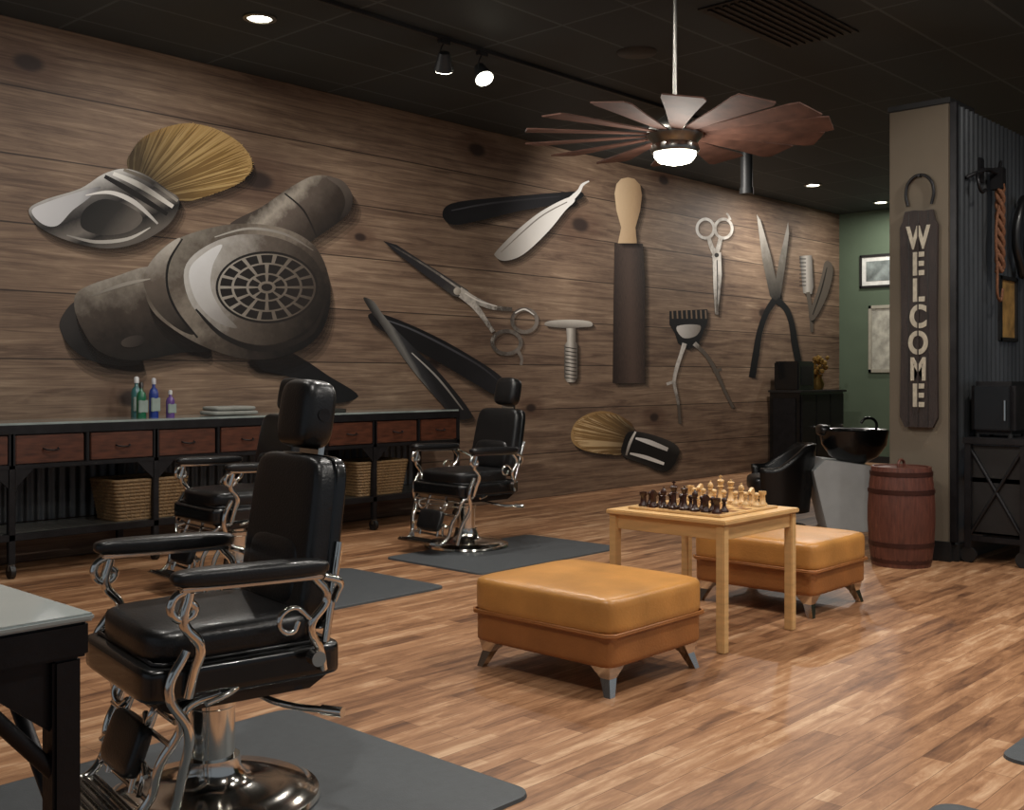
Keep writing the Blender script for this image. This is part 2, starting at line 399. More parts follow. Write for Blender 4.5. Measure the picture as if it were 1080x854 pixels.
art("brush_handle_white", [(33, 222), (50, 213), (84, 202), (106, 197), (92, 210), (76, 222), (60, 238), (44, 236)], grad([(0, (206, 206, 208)), (.7, (176, 176, 178)), (1, (96, 94, 94))], (36, 212), (94, 238), .05))
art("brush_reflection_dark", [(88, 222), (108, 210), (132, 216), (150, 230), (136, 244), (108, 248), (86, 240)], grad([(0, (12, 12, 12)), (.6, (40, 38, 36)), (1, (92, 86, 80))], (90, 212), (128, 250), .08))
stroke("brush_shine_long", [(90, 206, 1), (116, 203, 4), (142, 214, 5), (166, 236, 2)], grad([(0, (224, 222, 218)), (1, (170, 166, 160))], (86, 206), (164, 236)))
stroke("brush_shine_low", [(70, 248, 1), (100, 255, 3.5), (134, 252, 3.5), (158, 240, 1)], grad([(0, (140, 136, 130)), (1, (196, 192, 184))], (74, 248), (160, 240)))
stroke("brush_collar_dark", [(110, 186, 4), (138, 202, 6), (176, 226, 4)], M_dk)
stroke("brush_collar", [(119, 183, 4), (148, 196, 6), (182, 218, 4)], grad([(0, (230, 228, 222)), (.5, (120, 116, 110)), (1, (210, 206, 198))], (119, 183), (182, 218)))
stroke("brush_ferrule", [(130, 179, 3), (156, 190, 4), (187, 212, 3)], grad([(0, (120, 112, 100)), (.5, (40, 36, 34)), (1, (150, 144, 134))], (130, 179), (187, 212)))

# ---- hair dryer
grp()
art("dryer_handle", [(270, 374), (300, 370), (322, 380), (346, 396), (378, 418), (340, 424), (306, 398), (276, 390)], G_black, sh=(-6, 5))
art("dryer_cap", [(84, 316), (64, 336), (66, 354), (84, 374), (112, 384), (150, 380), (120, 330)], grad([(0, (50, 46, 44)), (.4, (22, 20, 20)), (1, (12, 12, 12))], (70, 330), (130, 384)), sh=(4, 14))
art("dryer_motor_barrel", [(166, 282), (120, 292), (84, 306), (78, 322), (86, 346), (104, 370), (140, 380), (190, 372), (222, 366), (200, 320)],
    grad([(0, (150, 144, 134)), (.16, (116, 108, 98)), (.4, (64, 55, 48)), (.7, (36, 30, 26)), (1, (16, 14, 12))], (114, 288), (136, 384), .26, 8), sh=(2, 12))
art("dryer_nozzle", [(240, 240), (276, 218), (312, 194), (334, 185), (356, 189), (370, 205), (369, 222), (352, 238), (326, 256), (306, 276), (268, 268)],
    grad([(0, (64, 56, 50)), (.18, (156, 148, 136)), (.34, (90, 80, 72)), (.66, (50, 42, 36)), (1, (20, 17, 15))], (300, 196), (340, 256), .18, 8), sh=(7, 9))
stroke("dryer_nozzle_seam", [(300, 204, 1.5), (320, 222, 2), (334, 250, 1.5)], M_dk)
art("dryer_nozzle_mouth", [(344, 187), (360, 190), (371, 205), (369, 222), (358, 232), (364, 214), (358, 198)], grad([(0, (100, 90, 82)), (1, (24, 20, 18))], (350, 188), (368, 228)))
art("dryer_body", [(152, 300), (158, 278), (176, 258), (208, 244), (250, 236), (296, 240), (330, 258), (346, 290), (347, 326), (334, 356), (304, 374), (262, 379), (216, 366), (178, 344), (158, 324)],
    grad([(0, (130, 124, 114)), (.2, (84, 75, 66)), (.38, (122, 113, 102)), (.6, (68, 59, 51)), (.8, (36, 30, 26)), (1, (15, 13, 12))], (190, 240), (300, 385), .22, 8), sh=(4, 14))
art("dryer_seam", [(151, 298), (158, 277), (178, 257), (190, 252), (176, 276), (174, 300), (184, 326), (204, 352), (186, 346), (164, 326)], grad([(0, (180, 174, 164)), (.35, (92, 82, 73)), (1, (26, 22, 19))], (160, 262), (190, 348), .16, 8))
stroke("dryer_seam_line", [(192, 252, 1.5), (178, 276, 2.5), (176, 302, 2.5), (186, 328, 2.5), (208, 356, 2)], M_dk)
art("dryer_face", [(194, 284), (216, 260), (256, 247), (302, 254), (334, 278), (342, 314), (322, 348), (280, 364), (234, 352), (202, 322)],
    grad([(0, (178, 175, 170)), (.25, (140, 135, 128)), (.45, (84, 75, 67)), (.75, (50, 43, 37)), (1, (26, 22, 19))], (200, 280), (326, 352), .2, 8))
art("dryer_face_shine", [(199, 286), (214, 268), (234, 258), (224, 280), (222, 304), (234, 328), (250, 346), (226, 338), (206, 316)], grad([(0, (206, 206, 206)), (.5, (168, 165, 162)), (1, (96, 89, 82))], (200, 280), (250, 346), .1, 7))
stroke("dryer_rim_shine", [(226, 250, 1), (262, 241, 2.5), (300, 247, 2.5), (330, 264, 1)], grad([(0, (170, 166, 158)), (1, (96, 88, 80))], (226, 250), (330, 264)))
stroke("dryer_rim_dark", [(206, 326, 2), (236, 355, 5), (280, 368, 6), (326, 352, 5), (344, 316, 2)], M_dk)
art("dryer_grille_ring", ell(281, 303, 54, 38), M_dk)
art("dryer_grille_plate", ell(281, 303, 51.5, 35.5), grad([(0, (150, 144, 134)), (.5, (104, 95, 85)), (1, (60, 52, 45))], (235, 280), (328, 330), .2, 9))
nexty(); hold[0] = True
for (r0, r1, k, gap) in [(.72, .95, 18, .26), (.42, .67, 12, .24), (.18, .37, 8, .26)]:
    for i in range(k):
        a0 = 2 * math.pi * (i + gap / 2) / k; a1 = 2 * math.pi * (i + 1 - gap / 2) / k
        pts = [(281 + 52 * r1 * math.cos(a0 + (a1 - a0) * j / 4), 303 + 36 * r1 * math.sin(a0 + (a1 - a0) * j / 4)) for j in range(5)]
        pts += [(281 + 52 * r0 * math.cos(a1 - (a1 - a0) * j / 4), 303 + 36 * r0 * math.sin(a1 - (a1 - a0) * j / 4)) for j in range(5)]
        art_raw("dryer_grille_slot", pts, M_dk)
art_raw("dryer_grille_hub", ell(281, 303, 6, 4, 12), M_dk)
hold[0] = False
art("dryer_badge", ell(140, 360, 13, 6, 14, -.2), grad([(0, (70, 62, 56)), (1, (30, 26, 24))], (127, 355), (153, 366)))
stroke("dryer_barrel_shine", [(96, 312, 1), (130, 300, 4), (158, 294, 1)], grad([(0, (120, 114, 106)), (1, (158, 152, 142))], (96, 312), (158, 294)))

# ---- straight razor (top)
grp()
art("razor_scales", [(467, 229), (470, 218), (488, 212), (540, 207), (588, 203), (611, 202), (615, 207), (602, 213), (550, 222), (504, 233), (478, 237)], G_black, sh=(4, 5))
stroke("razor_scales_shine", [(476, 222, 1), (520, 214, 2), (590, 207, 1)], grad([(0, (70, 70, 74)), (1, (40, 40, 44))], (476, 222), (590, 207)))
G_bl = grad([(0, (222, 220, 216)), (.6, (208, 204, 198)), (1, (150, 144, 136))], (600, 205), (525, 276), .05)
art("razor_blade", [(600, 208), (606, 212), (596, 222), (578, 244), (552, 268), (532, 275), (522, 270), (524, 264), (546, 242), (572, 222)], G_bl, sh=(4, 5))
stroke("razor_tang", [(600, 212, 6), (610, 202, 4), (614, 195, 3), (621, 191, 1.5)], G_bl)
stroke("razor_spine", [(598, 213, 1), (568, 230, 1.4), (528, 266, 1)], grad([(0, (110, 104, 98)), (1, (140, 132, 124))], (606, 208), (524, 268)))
art_raw("razor_pin", ell(606, 206, 2.5, 2.5, 10), G_bl)

# ---- strop paddle
grp()
art("paddle_strop_leather", [(648, 256), (678, 257), (680, 300), (680, 404), (646, 404), (647, 320)], grad([(0, (40, 30, 26)), (.5, (80, 64, 56)), (1, (34, 26, 23))], (646, 300), (681, 300), .45, 16, (6, 6, .8)), sm=False, sh=(4, 4))
art("paddle_handle", [(648, 204), (650, 194), (655, 188.5), (662, 187), (669, 188.5), (675, 195), (677, 206), (675, 222), (670, 240), (671.5, 256.5), (651.5, 256.5), (655, 240), (650, 222)], grad([(0, (212, 186, 152)), (.6, (186, 156, 120)), (1, (134, 104, 74))], (650, 200), (680, 210), .14, 12, (6, 6, 1)), sm=False, sh=(4, 4))

# ---- scissors, centre left
grp()
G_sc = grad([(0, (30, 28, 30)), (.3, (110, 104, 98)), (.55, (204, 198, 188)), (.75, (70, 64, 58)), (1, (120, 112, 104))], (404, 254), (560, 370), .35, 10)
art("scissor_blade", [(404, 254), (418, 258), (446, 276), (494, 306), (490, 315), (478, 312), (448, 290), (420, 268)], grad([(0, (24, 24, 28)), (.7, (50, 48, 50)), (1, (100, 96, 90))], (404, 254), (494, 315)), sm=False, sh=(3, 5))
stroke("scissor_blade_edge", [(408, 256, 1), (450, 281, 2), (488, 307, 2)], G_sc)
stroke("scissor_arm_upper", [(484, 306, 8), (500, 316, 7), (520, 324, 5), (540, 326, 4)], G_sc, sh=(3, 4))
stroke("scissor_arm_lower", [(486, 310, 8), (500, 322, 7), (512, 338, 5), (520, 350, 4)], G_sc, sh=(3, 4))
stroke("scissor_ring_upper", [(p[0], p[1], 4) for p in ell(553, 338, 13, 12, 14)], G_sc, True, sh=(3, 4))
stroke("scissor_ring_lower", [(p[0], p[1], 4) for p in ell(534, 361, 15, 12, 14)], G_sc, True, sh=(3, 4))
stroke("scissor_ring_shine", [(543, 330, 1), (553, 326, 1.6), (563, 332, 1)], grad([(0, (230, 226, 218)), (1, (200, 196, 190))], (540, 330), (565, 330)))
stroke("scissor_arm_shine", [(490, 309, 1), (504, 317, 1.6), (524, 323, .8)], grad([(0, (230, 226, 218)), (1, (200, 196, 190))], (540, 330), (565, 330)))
stroke("scissor_tang", [(546, 370, 4), (550, 378, 3), (549, 385, 3)], G_sc)
art_raw("scissor_pivot", ell(482, 307, 4, 4, 12), grad([(0, (220, 214, 200)), (1, (120, 112, 100))], (478, 303), (486, 311)))

# ---- straight razor, lower
grp()
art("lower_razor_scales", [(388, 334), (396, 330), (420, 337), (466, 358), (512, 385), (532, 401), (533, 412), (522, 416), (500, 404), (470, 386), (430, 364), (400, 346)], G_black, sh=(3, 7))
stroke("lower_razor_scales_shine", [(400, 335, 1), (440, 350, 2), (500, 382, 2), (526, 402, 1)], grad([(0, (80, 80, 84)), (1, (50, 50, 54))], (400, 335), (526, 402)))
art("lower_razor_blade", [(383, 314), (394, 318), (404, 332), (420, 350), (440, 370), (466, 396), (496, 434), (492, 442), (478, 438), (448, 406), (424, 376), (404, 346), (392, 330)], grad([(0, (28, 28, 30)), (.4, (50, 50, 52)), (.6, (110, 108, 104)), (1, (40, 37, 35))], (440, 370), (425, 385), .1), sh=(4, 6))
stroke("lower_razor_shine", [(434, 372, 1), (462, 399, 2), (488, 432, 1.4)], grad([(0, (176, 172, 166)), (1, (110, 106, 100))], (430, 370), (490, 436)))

# ---- safety razor
grp()
G_s = grad([(0, (80, 74, 68)), (.4, (190, 184, 174)), (.7, (104, 96, 88)), (1, (56, 50, 45))], (595, 370), (610, 370), .1)
art("safety_razor_head", [(575, 340), (582, 338), (600, 337), (617, 338), (624, 340), (624, 344), (614, 345), (600, 346), (584, 345), (575, 343)], grad([(0, (190, 184, 174)), (1, (80, 72, 65))], (600, 337), (600, 347)), sh=(3, 3))
art("safety_razor_handle", [(597, 346), (607, 346), (607, 360), (609, 364), (609, 398), (606, 403), (598, 403), (595, 398), (595, 364), (598, 360)], G_s, sm=False, sh=(3, 3))
nexty(); hold[0] = True
for i in range(9):
    stroke("safety_razor_knurl", [(596, 366 + i * 4, 1), (608, 368 + i * 4, 1)], M_dk)

# ---- small shears
grp()
G_s2 = grad([(0, (214, 210, 204)), (.4, (150, 143, 134)), (.6, (206, 200, 192)), (1, (84, 76, 68))], (735, 240), (772, 300), .4, 9)
stroke("shears_ring_a", [(p[0], p[1], 3) for p in ell(744, 241, 9, 10, 12)], G_s2, True, sh=(2, 3))
stroke("shears_ring_b", [(p[0], p[1], 3) for p in ell(763, 241, 9, 10, 12)], G_s2, True, sh=(2, 3))
stroke("shears_tang", [(770, 232, 3), (768, 227, 2), (766, 225, 2)], G_s2)
stroke("shears_arm_a", [(747, 250, 4), (751, 262, 5), (757, 272, 6)], G_s2, sh=(2, 3))
stroke("shears_arm_b", [(760, 250, 4), (757, 262, 5), (753, 272, 6)], G_s2, sh=(2, 3))
art("shears_blade", [(751, 266), (760, 266), (761, 290), (757, 332), (754, 332), (752, 300)], G_s2, sm=False, sh=(3, 3))
stroke("shears_blade_line", [(756, 274, 1), (756.5, 300, 1), (755.5, 328, .6)], M_dk)
art_raw("shears_pivot", ell(755.5, 269, 2.4, 2.4, 10), M_dk)

# ---- hand clippers
grp()
art("clipper_comb", [(706, 328), (746, 326), (746, 340), (741, 352), (736, 364), (726, 368), (715, 362), (712, 352), (706, 342)], G_black, sm=False, sh=(3, 3))
M_tg = grad([(0, (120, 100, 82)), (1, (112, 94, 78))], (706, 330), (746, 330))
nexty(); hold[0] = True
for i in range(8): stroke("clipper_tooth_gap", [(709 + i * 5, 327, 1.6), (709.5 + i * 5, 336, 1.6)], M_tg)
hold[0] = False
art("clipper_plate", [(714, 344), (738, 343), (734, 354), (720, 356)], grad([(0, (200, 196, 190)), (1, (110, 102, 94))], (714, 344), (738, 355)))
stroke("clipper_arm_a", [(722, 362, 5), (718, 374, 4), (713, 390, 4), (711, 404, 3.5), (715, 424, 3), (717, 447, 3)], G_s2, sh=(3, 3))
stroke("clipper_grip_a", [(703, 405, 3), (712, 402, 3)], G_s2)
stroke("clipper_arm_b", [(732, 362, 5), (744, 374, 4), (754, 390, 4), (764, 412, 3), (773, 430, 3)], G_s2, sh=(3, 3))
stroke("clipper_grip_b", [(752, 392, 3), (761, 389, 3)], G_s2)

# ---- curling tongs
grp()
G_t = grad([(0, (176, 170, 162)), (.5, (100, 94, 86)), (1, (40, 37, 35))], (815, 230), (818, 320), .25)
art("tong_blade_a", [(798, 226), (802, 232), (813, 270), (822, 312), (818, 320), (812, 312), (804, 275)], G_t, sm=False, sh=(3, 3))
art("tong_blade_b", [(831, 234), (832, 246), (828, 280), (822, 318), (816, 320), (815, 312), (822, 272)], G_t, sm=False, sh=(3, 3))
stroke("tong_handle_a", [(817, 316, 7), (808, 330, 6), (801, 350, 6), (797, 374, 7), (793, 398, 7)], G_black, sh=(3, 3))
stroke("tong_handle_b", [(819, 316, 7), (829, 326, 6), (835, 342, 6), (838, 362, 7), (842, 382, 7)], G_black, sh=(3, 3))
# ---- thinning razor + fold razor
grp()
art("thinning_razor_head", [(843, 270), (856, 269), (858, 302), (856, 310), (847, 309)], grad([(0, (50, 48, 48)), (.5, (170, 164, 156)), (1, (70, 64, 60))], (843, 290), (858, 290), .1), sm=False, sh=(2, 3))
nexty(); hold[0] = True
for i in range(8): stroke("thinning_tooth", [(843, 273 + i * 4, 1), (850, 273 + i * 4, 1)], M_dk)
hold[0] = False
stroke("thinning_razor_handle", [(852, 308, 4), (855, 330, 4), (856, 350, 3)], G_s2, sh=(2, 3))
art("fold_razor", [(870, 276), (877, 278), (878, 290), (872, 312), (862, 332), (856, 338), (853, 332), (860, 312), (866, 292)], G_s2, sh=(2, 3))
stroke("fold_razor_line", [(872, 282, 1), (866, 306, 1.5), (857, 332, 1)], M_dk)

# ---- lower brush
grp()
art("small_brush_bristles", [(602, 458), (608, 444), (624, 435), (642, 434), (660, 442), (668, 452), (660, 476), (642, 479), (620, 476), (606, 469)], grad([(0, (170, 138, 92)), (.6, (140, 108, 66)), (1, (66, 46, 26))], (602, 455), (668, 466), .12), sh=(3, 5))
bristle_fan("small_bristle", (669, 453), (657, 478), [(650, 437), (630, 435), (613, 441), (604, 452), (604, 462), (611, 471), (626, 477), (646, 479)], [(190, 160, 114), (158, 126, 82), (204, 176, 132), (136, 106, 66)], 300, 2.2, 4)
art("small_brush_handle", [(657, 466), (662, 456), (672, 455), (690, 459), (710, 467), (716, 476), (709, 492), (698, 497), (678, 489), (656, 480)], grad([(0, (60, 58, 56)), (.3, (18, 18, 18)), (.75, (14, 14, 14)), (1, (60, 56, 52))], (690, 455), (682, 498), .08), sh=(3, 4))
stroke("small_brush_shine_a", [(670, 462, 2), (684, 466, 5), (704, 474, 4)], grad([(0, (226, 224, 220)), (1, (190, 186, 180))], (670, 462), (704, 474)))
stroke("small_brush_shine_b", [(664, 478, 2), (680, 482, 4), (700, 489, 3)], grad([(0, (200, 196, 190)), (1, (230, 226, 220))], (664, 478), (700, 489)))
stroke("small_brush_collar", [(670, 455, 2), (664, 467, 3), (660, 480, 2)], grad([(0, (220, 216, 208)), (1, (120, 112, 104))], (670, 455), (660, 480)))
grp()
art("soap_puck", ell(831, 444, 9, 12, 16), grad([(0, (222, 220, 216)), (1, (170, 166, 160))], (822, 436), (840, 452)))

# ------------------------------------------------------------------ pillar, right partition
PIL = empty("pillar")
bx("shaft", 7.7, 8.15, 2.93, 3.365, 0, 3.22, M_pillar, PIL, bevel=0.006)
bx("plinth", 7.688, 8.15, 2.918, 3.377, 0, .14, M_trim, PIL, bevel=0.004)
bx("cap", 7.69, 8.16, 2.92, 3.375, 3.22, 3.26, M_trim, PIL, bevel=0.004)
WR = empty("wall_right")
bx("stud_core", 8.15, XB, 2.97, 3.09, 0, 3.22, M_trim, WR, bevel=0)
bm = bmesh.new(); prev = None; x = 7.72
while x < XB - .02:
    yv = 2.91 - .012 * math.cos((x - 7.72) * 2 * math.pi / .09)
    a = bm.verts.new((x, yv, 0.12)); c = bm.verts.new((x, yv, 3.22))
    if prev: bm.faces.new((prev[0], a, c, prev[1]))
    prev = (a, c); x += .0113
finish("corrugated_cladding", bm, M_corr, WR, smooth=True)
bx("corner_angle", 7.696, 7.74, 2.88, 2.925, 0.14, 3.22, M_iron, WR, bevel=.003)
bx("baseboard_right", 7.74, XB, 2.88, 2.925, 0, .12, M_trim, bevel=.003)

# welcome sign
SG = empty("welcome_sign", (7.672, 3.133, 1.71))
prism("board", [(-.135, -.70), (-.10, -.77), (.10, -.77), (.135, -.70), (.125, 0), (.135, .66), (.115, .70), (.1, .77), (.03, .775), (-.04, .765), (-.1, .77), (-.115, .70), (-.135, .66), (-.128, 0)], 'x', -.014, .016, M_sign, SG)
for i in range(3):
    bx("board_groove", -.0165, -.0135, -.07 + .07 * i - .002, -.07 + .07 * i + .002, -.76, .76, M_trim, SG, bevel=0)
Rm = Matrix(((0, 0, -1), (-1, 0, 0), (0, 1, 0)))
for i, chx in enumerate("WELCOME"):
    cu = bpy.data.curves.new("letter_" + chx, 'FONT'); cu.body = chx; cu.size = .225; cu.extrude = .003; cu.offset = .008; cu.align_x = 'CENTER'; cu.align_y = 'CENTER'
    cu.materials.append(M_cream)
    o = bpy.data.objects.new("letter_%d" % (i + 1), cu); COL.objects.link(o); o.parent = SG
    o.rotation_euler = Rm.to_euler(); o.location = (-.019, 0, .57 - .187 * i); o.scale = (.78 if chx not in "WM" else .68, .98, 1)
bx("stencil_bridge", -.0235, -.0215, -.005, .005, -.66, .68, M_sign, SG, bevel=0)
HS = empty("hanging_horseshoe", (7.68, 3.133, 2.58))
tube("horseshoe_arc", [(0, .085, -.06), (0, .1, .03), (0, .07, .12), (0, 0, .155), (0, -.07, .12), (0, -.1, .03), (0, -.085, -.06)], .011, M_iron, HS)
cyl("horseshoe_nail", (0.02, 0, .15), (-.02, 0, .15), .01, M_iron, HS)

# wall hook + rope
HK = empty("rope_and_hook", (8.2, 2.9, 2.7))
bx("mount_plate", -.04, .04, -.02, .008, .02, .2, M_iron, HK)
tube("mount_arm", [(0, -.01, .12), (0, -.08, .1)], .014, M_iron, HK)
tube("hook_bar", [(-.28, 0, .02), (-.2, -.05, .06), (-.05, -.08, .1), (.12, -.08, .1), (.2, -.07, .14), (.24, -.07, .2)], .013, M_iron, HK)
tube("hook_end", [(-.2, -.05, .06), (-.26, -.08, 0), (-.22, -.09, -.08), (-.14, -.09, -.06)], .012, M_iron, HK)
bx("pulley_cheek", .12, .2, -.12, -.03, -.02, .14, M_iron, HK)
for k in range(3):
    tube("rope_strand", [(.16 + .022 * math.cos(t * 1.3 + k * 2.1), -.09 + .022 * math.sin(t * 1.3 + k * 2.1), .02 - t * .05) for t in range(14)], .017, M_rope, HK)
tube("rope_loop", [(.16, -.09, -.1), (.08, -.09, -.3), (.1, -.09, -.6), (.16, -.09, -.84), (.22, -.09, -.75)], .011, M_rope, HK)
HN = empty("leather_harness", (8.95, 2.88, 2.35))
tube("harness_collar", [(-.14, -.04, 0), (-.1, -.06, .25), (0, -.06, .33), (.1, -.06, .25), (.14, -.04, 0), (.06, -.05, -.2), (0, -.05, -.26), (-.06, -.05, -.2)], .035, M_black, HN, closed=True)
def frame(name, plane, a0, a1, z0, z1, at, mp_, fw=.03, mm_=None):
    F = empty(name)
    mm_ = mm_ or M_trim
    if plane == 'x':
        bx("print", at - .012, at - .002, a0 + fw, a1 - fw, z0 + fw, z1 - fw, mp_, F, bevel=0)
        for (p, q, r, s) in [(a0, a1, z0, z0 + fw), (a0, a1, z1 - fw, z1), (a0, a0 + fw, z0, z1), (a1 - fw, a1, z0, z1)]:
            bx("frame_bar", at - .03, at - .001, p, q, r, s, mm_, F)
    else:
        bx("print", a0 + fw, a1 - fw, at - .012, at - .002, z0 + fw, z1 - fw, mp_, F, bevel=0)
        for (p, q, r, s) in [(a0, a1, z0, z0 + fw), (a0, a1, z1 - fw, z1), (a0, a0 + fw, z0, z1), (a1 - fw, a1, z0, z1)]:
            bx("frame_bar", p, q, at - .03, at - .001, r, s, mm_, F)
    return F
frame("framed_poster", 'y', 8.6, 8.98, 1.57, 2.07, 2.91, M_paper2)
f1 = frame("framed_photograph", 'x', 6.72, 7.36, 2.64, 3.14, XB, mat("photo_mat_board", (205, 205, 200), .6), .035)
bx("photo_image", XB - .016, XB - .011, 6.82, 7.26, 2.74, 3.04, mat("photo_print", (110, 118, 116), .6, 0, .6, 6), f1, bevel=0)
frame("framed_mirror_print", 'x', 6.5, 7.22, 1.36, 2.37, XB, M_paper, .05, mat("pale_frame", (150, 146, 132), .5))

# ------------------------------------------------------------------ counter along the mural
CT = empty("workbench_counter")
x0, x1, yf, yb = 1.96, 7.0, 7.1, 7.66
bx("top_frame", x0, x1, yf, yb, .925, .985, M_iron, CT)
bx("top_surface", x0 + .01, x1 - .01, yf + .01, yb - .005, .985, 1.0, M_counter, CT, bevel=.002)
nd = 10; pw = (x1 - x0) / nd
for i in range(nd):
    a = x0 + i * pw
    bx("drawer_box", a + .02, a + pw - .02, yf + .03, yb - .06, .735, .92, M_drawer, CT, bevel=.003)
    bx("drawer_front", a + .025, a + pw - .025, yf + .006, yf + .03, .735, .918, M_drawer, CT, bevel=.004)
    tube("drawer_pull", [(a + pw / 2 - .05, yf + .004, .83), (a + pw / 2 - .04, yf - .02, .822), (a + pw / 2 + .04, yf - .02, .822), (a + pw / 2 + .05, yf + .004, .83)], .005, M_iron, CT)
    bx("drawer_divider", a - .012, a + .012, yf, yf + .03, .72, .93, M_iron, CT)
bx("rail_under_drawers", x0, x1, yf, yf + .04, .70, .73, M_iron, CT)
bx("rail_shelf_front", x0, x1, yf, yf + .04, .24, .285, M_iron, CT)
bx("rail_shelf_back", x0, x1, yb - .04, yb, .24, .285, M_iron, CT)
for i in range(7):
    bx("shelf_slat", x0, x1, yf + .05 + i * .068, yf + .095 + i * .068, .27, .288, M_steel, CT, bevel=.002)
for i in range(0, nd + 1, 2):
    a = x0 + i * pw; a = min(max(a, x0 + .025), x1 - .025)
    for yy in (yf + .02, yb - .025):
        bx("leg", a - .022, a + .022, yy - .02, yy + .02, .09, .93, M_iron, CT)
        cyl("caster_wheel", (a - .015, yy, .045), (a + .015, yy, .045), .045, M_trim, CT)
        bx("caster_fork", a - .022, a + .022, yy - .015, yy + .015, .05, .1, M_steel, CT)
    bx("end_rail", a - .015, a + .015, yf + .04, yb - .045, .245, .285, M_iron, CT)
    for sgn in (-1, 1):
        if x0 < a + sgn * .14 < x1:
            prism("corner_gusset", [(a, .70), (a + sgn * .14, .70), (a, .56)], 'y', yf + .004, yf + .012, M_iron, CT)
bm = bmesh.new(); prev = None; x = x0
while x < x1:
    yv = yb - .004 - .008 * math.cos(x * 2 * math.pi / .076)
    a = bm.verts.new((x, yv, .29)); c = bm.verts.new((x, yv, .74))
    if prev: bm.faces.new((prev[0], a, c, prev[1]))
    prev = (a, c); x += .0095
finish("corrugated_back", bm, M_corr, CT, smooth=True)

def basket(name, cx, cy, w, d, z, h):
    B = empty(name, (cx, cy, z))
    def loop(k, g=0.0):
        t = 0.85 + .15 * k; a, b_ = w / 2 * t + g, d / 2 * t + g; r = .03
        pts = []
        for (sx, sy, st) in [(1, 1, 0), (-1, 1, 1), (-1, -1, 2), (1, -1, 3)]:
            for j in range(4):
                an = math.pi / 2 * (st + j / 3)
                pts.append((sx * (a - r) + r * math.cos(an), sy * (b_ - r) + r * math.sin(an), k * h))
        return pts
    nl = 11
    for i in range(nl + 1):
        k = i / nl
        tube("weave_course", [(p[0], p[1], p[2] + .008) for p in loop(k)], h / nl * .56 if i < nl else .014, M_wicker, B, closed=True, smooth=False)
    for (ax, n_) in ((0, 12), (1, 6)):
        for i in range(n_):
            t = (i + .5) / n_ * 2 - 1
            for s in (-1, 1):
                if ax == 0: p0 = (t * w * .42 * .85, s * (d / 2 * .85 + .008), .01); p1 = (t * w * .46, s * (d / 2 + .006), h)
                else: p0 = (s * (w / 2 * .85 + .008), t * d * .38, .01); p1 = (s * (w / 2 + .006), t * d * .42, h)
                cyl("weave_stake", p0, p1, .006, M_wicker, B, seg=8)
    bx("liner", -w * .4, w * .4, -d * .4, d * .4, .01, h * .9, M_wickdark, B)
    return B
basket("wicker_basket", 3.97, 7.33, .56, .38, .289, .27)
basket("wicker_basket", 6.12, 7.33, .56, .38, .289, .27)

def bottle(name, x, y, z, r, h, col, cap=(20, 20, 20)):
    B = empty(name, (x, y, z))
    lathe("body", [(0, 0), (r, 0), (r, h * .6), (r * .8, h * .7), (r * .35, h * .76), (r * .35, h * .84), (0, h * .84)], mat(name + "_body", col, .12, 0, .1, coat=.5), B, seg=20)
    lathe("cap", [(0, h * .84), (r * .45, h * .84), (r * .45, h * .97), (r * .2, h), (0, h)], mat(name + "_cap", cap, .3), B, seg=16)
    bx("label", -r * 1.02, r * 1.02, -r * 1.02, -r * .6, h * .15, h * .5, mat(name + "_label", (130, 142, 136), .5), B)
bottle("green_tonic_bottle", 3.98, 7.32, 1.0, .035, .26, (24, 90, 60))
bottle("blue_tonic_bottle", 4.10, 7.36, 1.0, .035, .29, (30, 50, 120), (170, 170, 175))
bottle("purple_tonic_bottle", 4.2, 7.3, 1.0, .032, .2, (90, 64, 120), (190, 190, 190))
bottle("shampoo_bottle", 4.04, 7.5, 1.0, .04, .3, (50, 96, 96), (190, 190, 190))
TW = empty("folded_towels", (4.75, 7.38, 1.0))
for i in range(2): pill("towel", (0, 0, .02 + i * .034), (.42 - .05 * i, .24, .034), mat("towel_cloth_%d" % i, (130, 130, 124), .9, bump=.4), TW, p=6, n=5)
TR = empty("tool_tray", (5.6, 7.36, 1.0))
bx("tray_base", -.2, .2, -.11, .11, 0, .012, M_steel, TR)
for (a, b_, c, d_) in ((-.2, .2, -.11, -.1), (-.2, .2, .1, .11), (-.2, -.19, -.11, .11), (.19, .2, -.11, .11)): bx("tray_lip", a, b_, c, d_, .0, .03, M_steel, TR, bevel=.002)
cyl("comb_handle", (-.12, -.03, .025), (.1, .04, .025), .01, M_black, TR)

# ------------------------------------------------------------------ foreground desk
DK = empty("steel_frame_desk")
bx("edge_frame", -1.1, .655, 1.335, 2.05, .945, .99, M_iron, DK, bevel=.004)
bx("top_surface", -1.095, .66, 1.33, 2.055, .99, 1.0, M_desktop, DK, bevel=.003)
for (lx, ly) in ((.63, 1.36), (.63, 2.02), (-1.07, 1.36), (-1.07, 2.02)):
    bx("leg_web", lx - .018, lx + .018, ly - .018, ly + .018, .0, .945, M_iron, DK)
    bx("leg_foot", lx - .035, lx + .035, ly - .035, ly + .035, 0, .012, M_iron, DK)
for yy in (1.36, 2.02):
    bx("low_rail", -1.07, .63, yy - .015, yy + .015, .2, .24, M_iron, DK)
    prism("corner_gusset", [(.63, .945), (.50, .945), (.63, .84)], 'y', yy - .006, yy + .002, M_iron, DK)
    cyl("brace", (.62, yy, .80), (.50, yy, .94), .010, M_iron, DK)
    cyl("brace", (-1.06, yy, .68), (-.8, yy, .94), .013, M_iron, DK)
cyl("brace", (.63, 1.37, .74), (.63, 1.58, .94), .010, M_iron, DK)
cyl("brace", (.63, 2.01, .74), (.63, 1.80, .94), .010, M_iron, DK)
bx("apron", -1.05, .61, 1.36, 1.38, .915, .945, M_iron, DK)
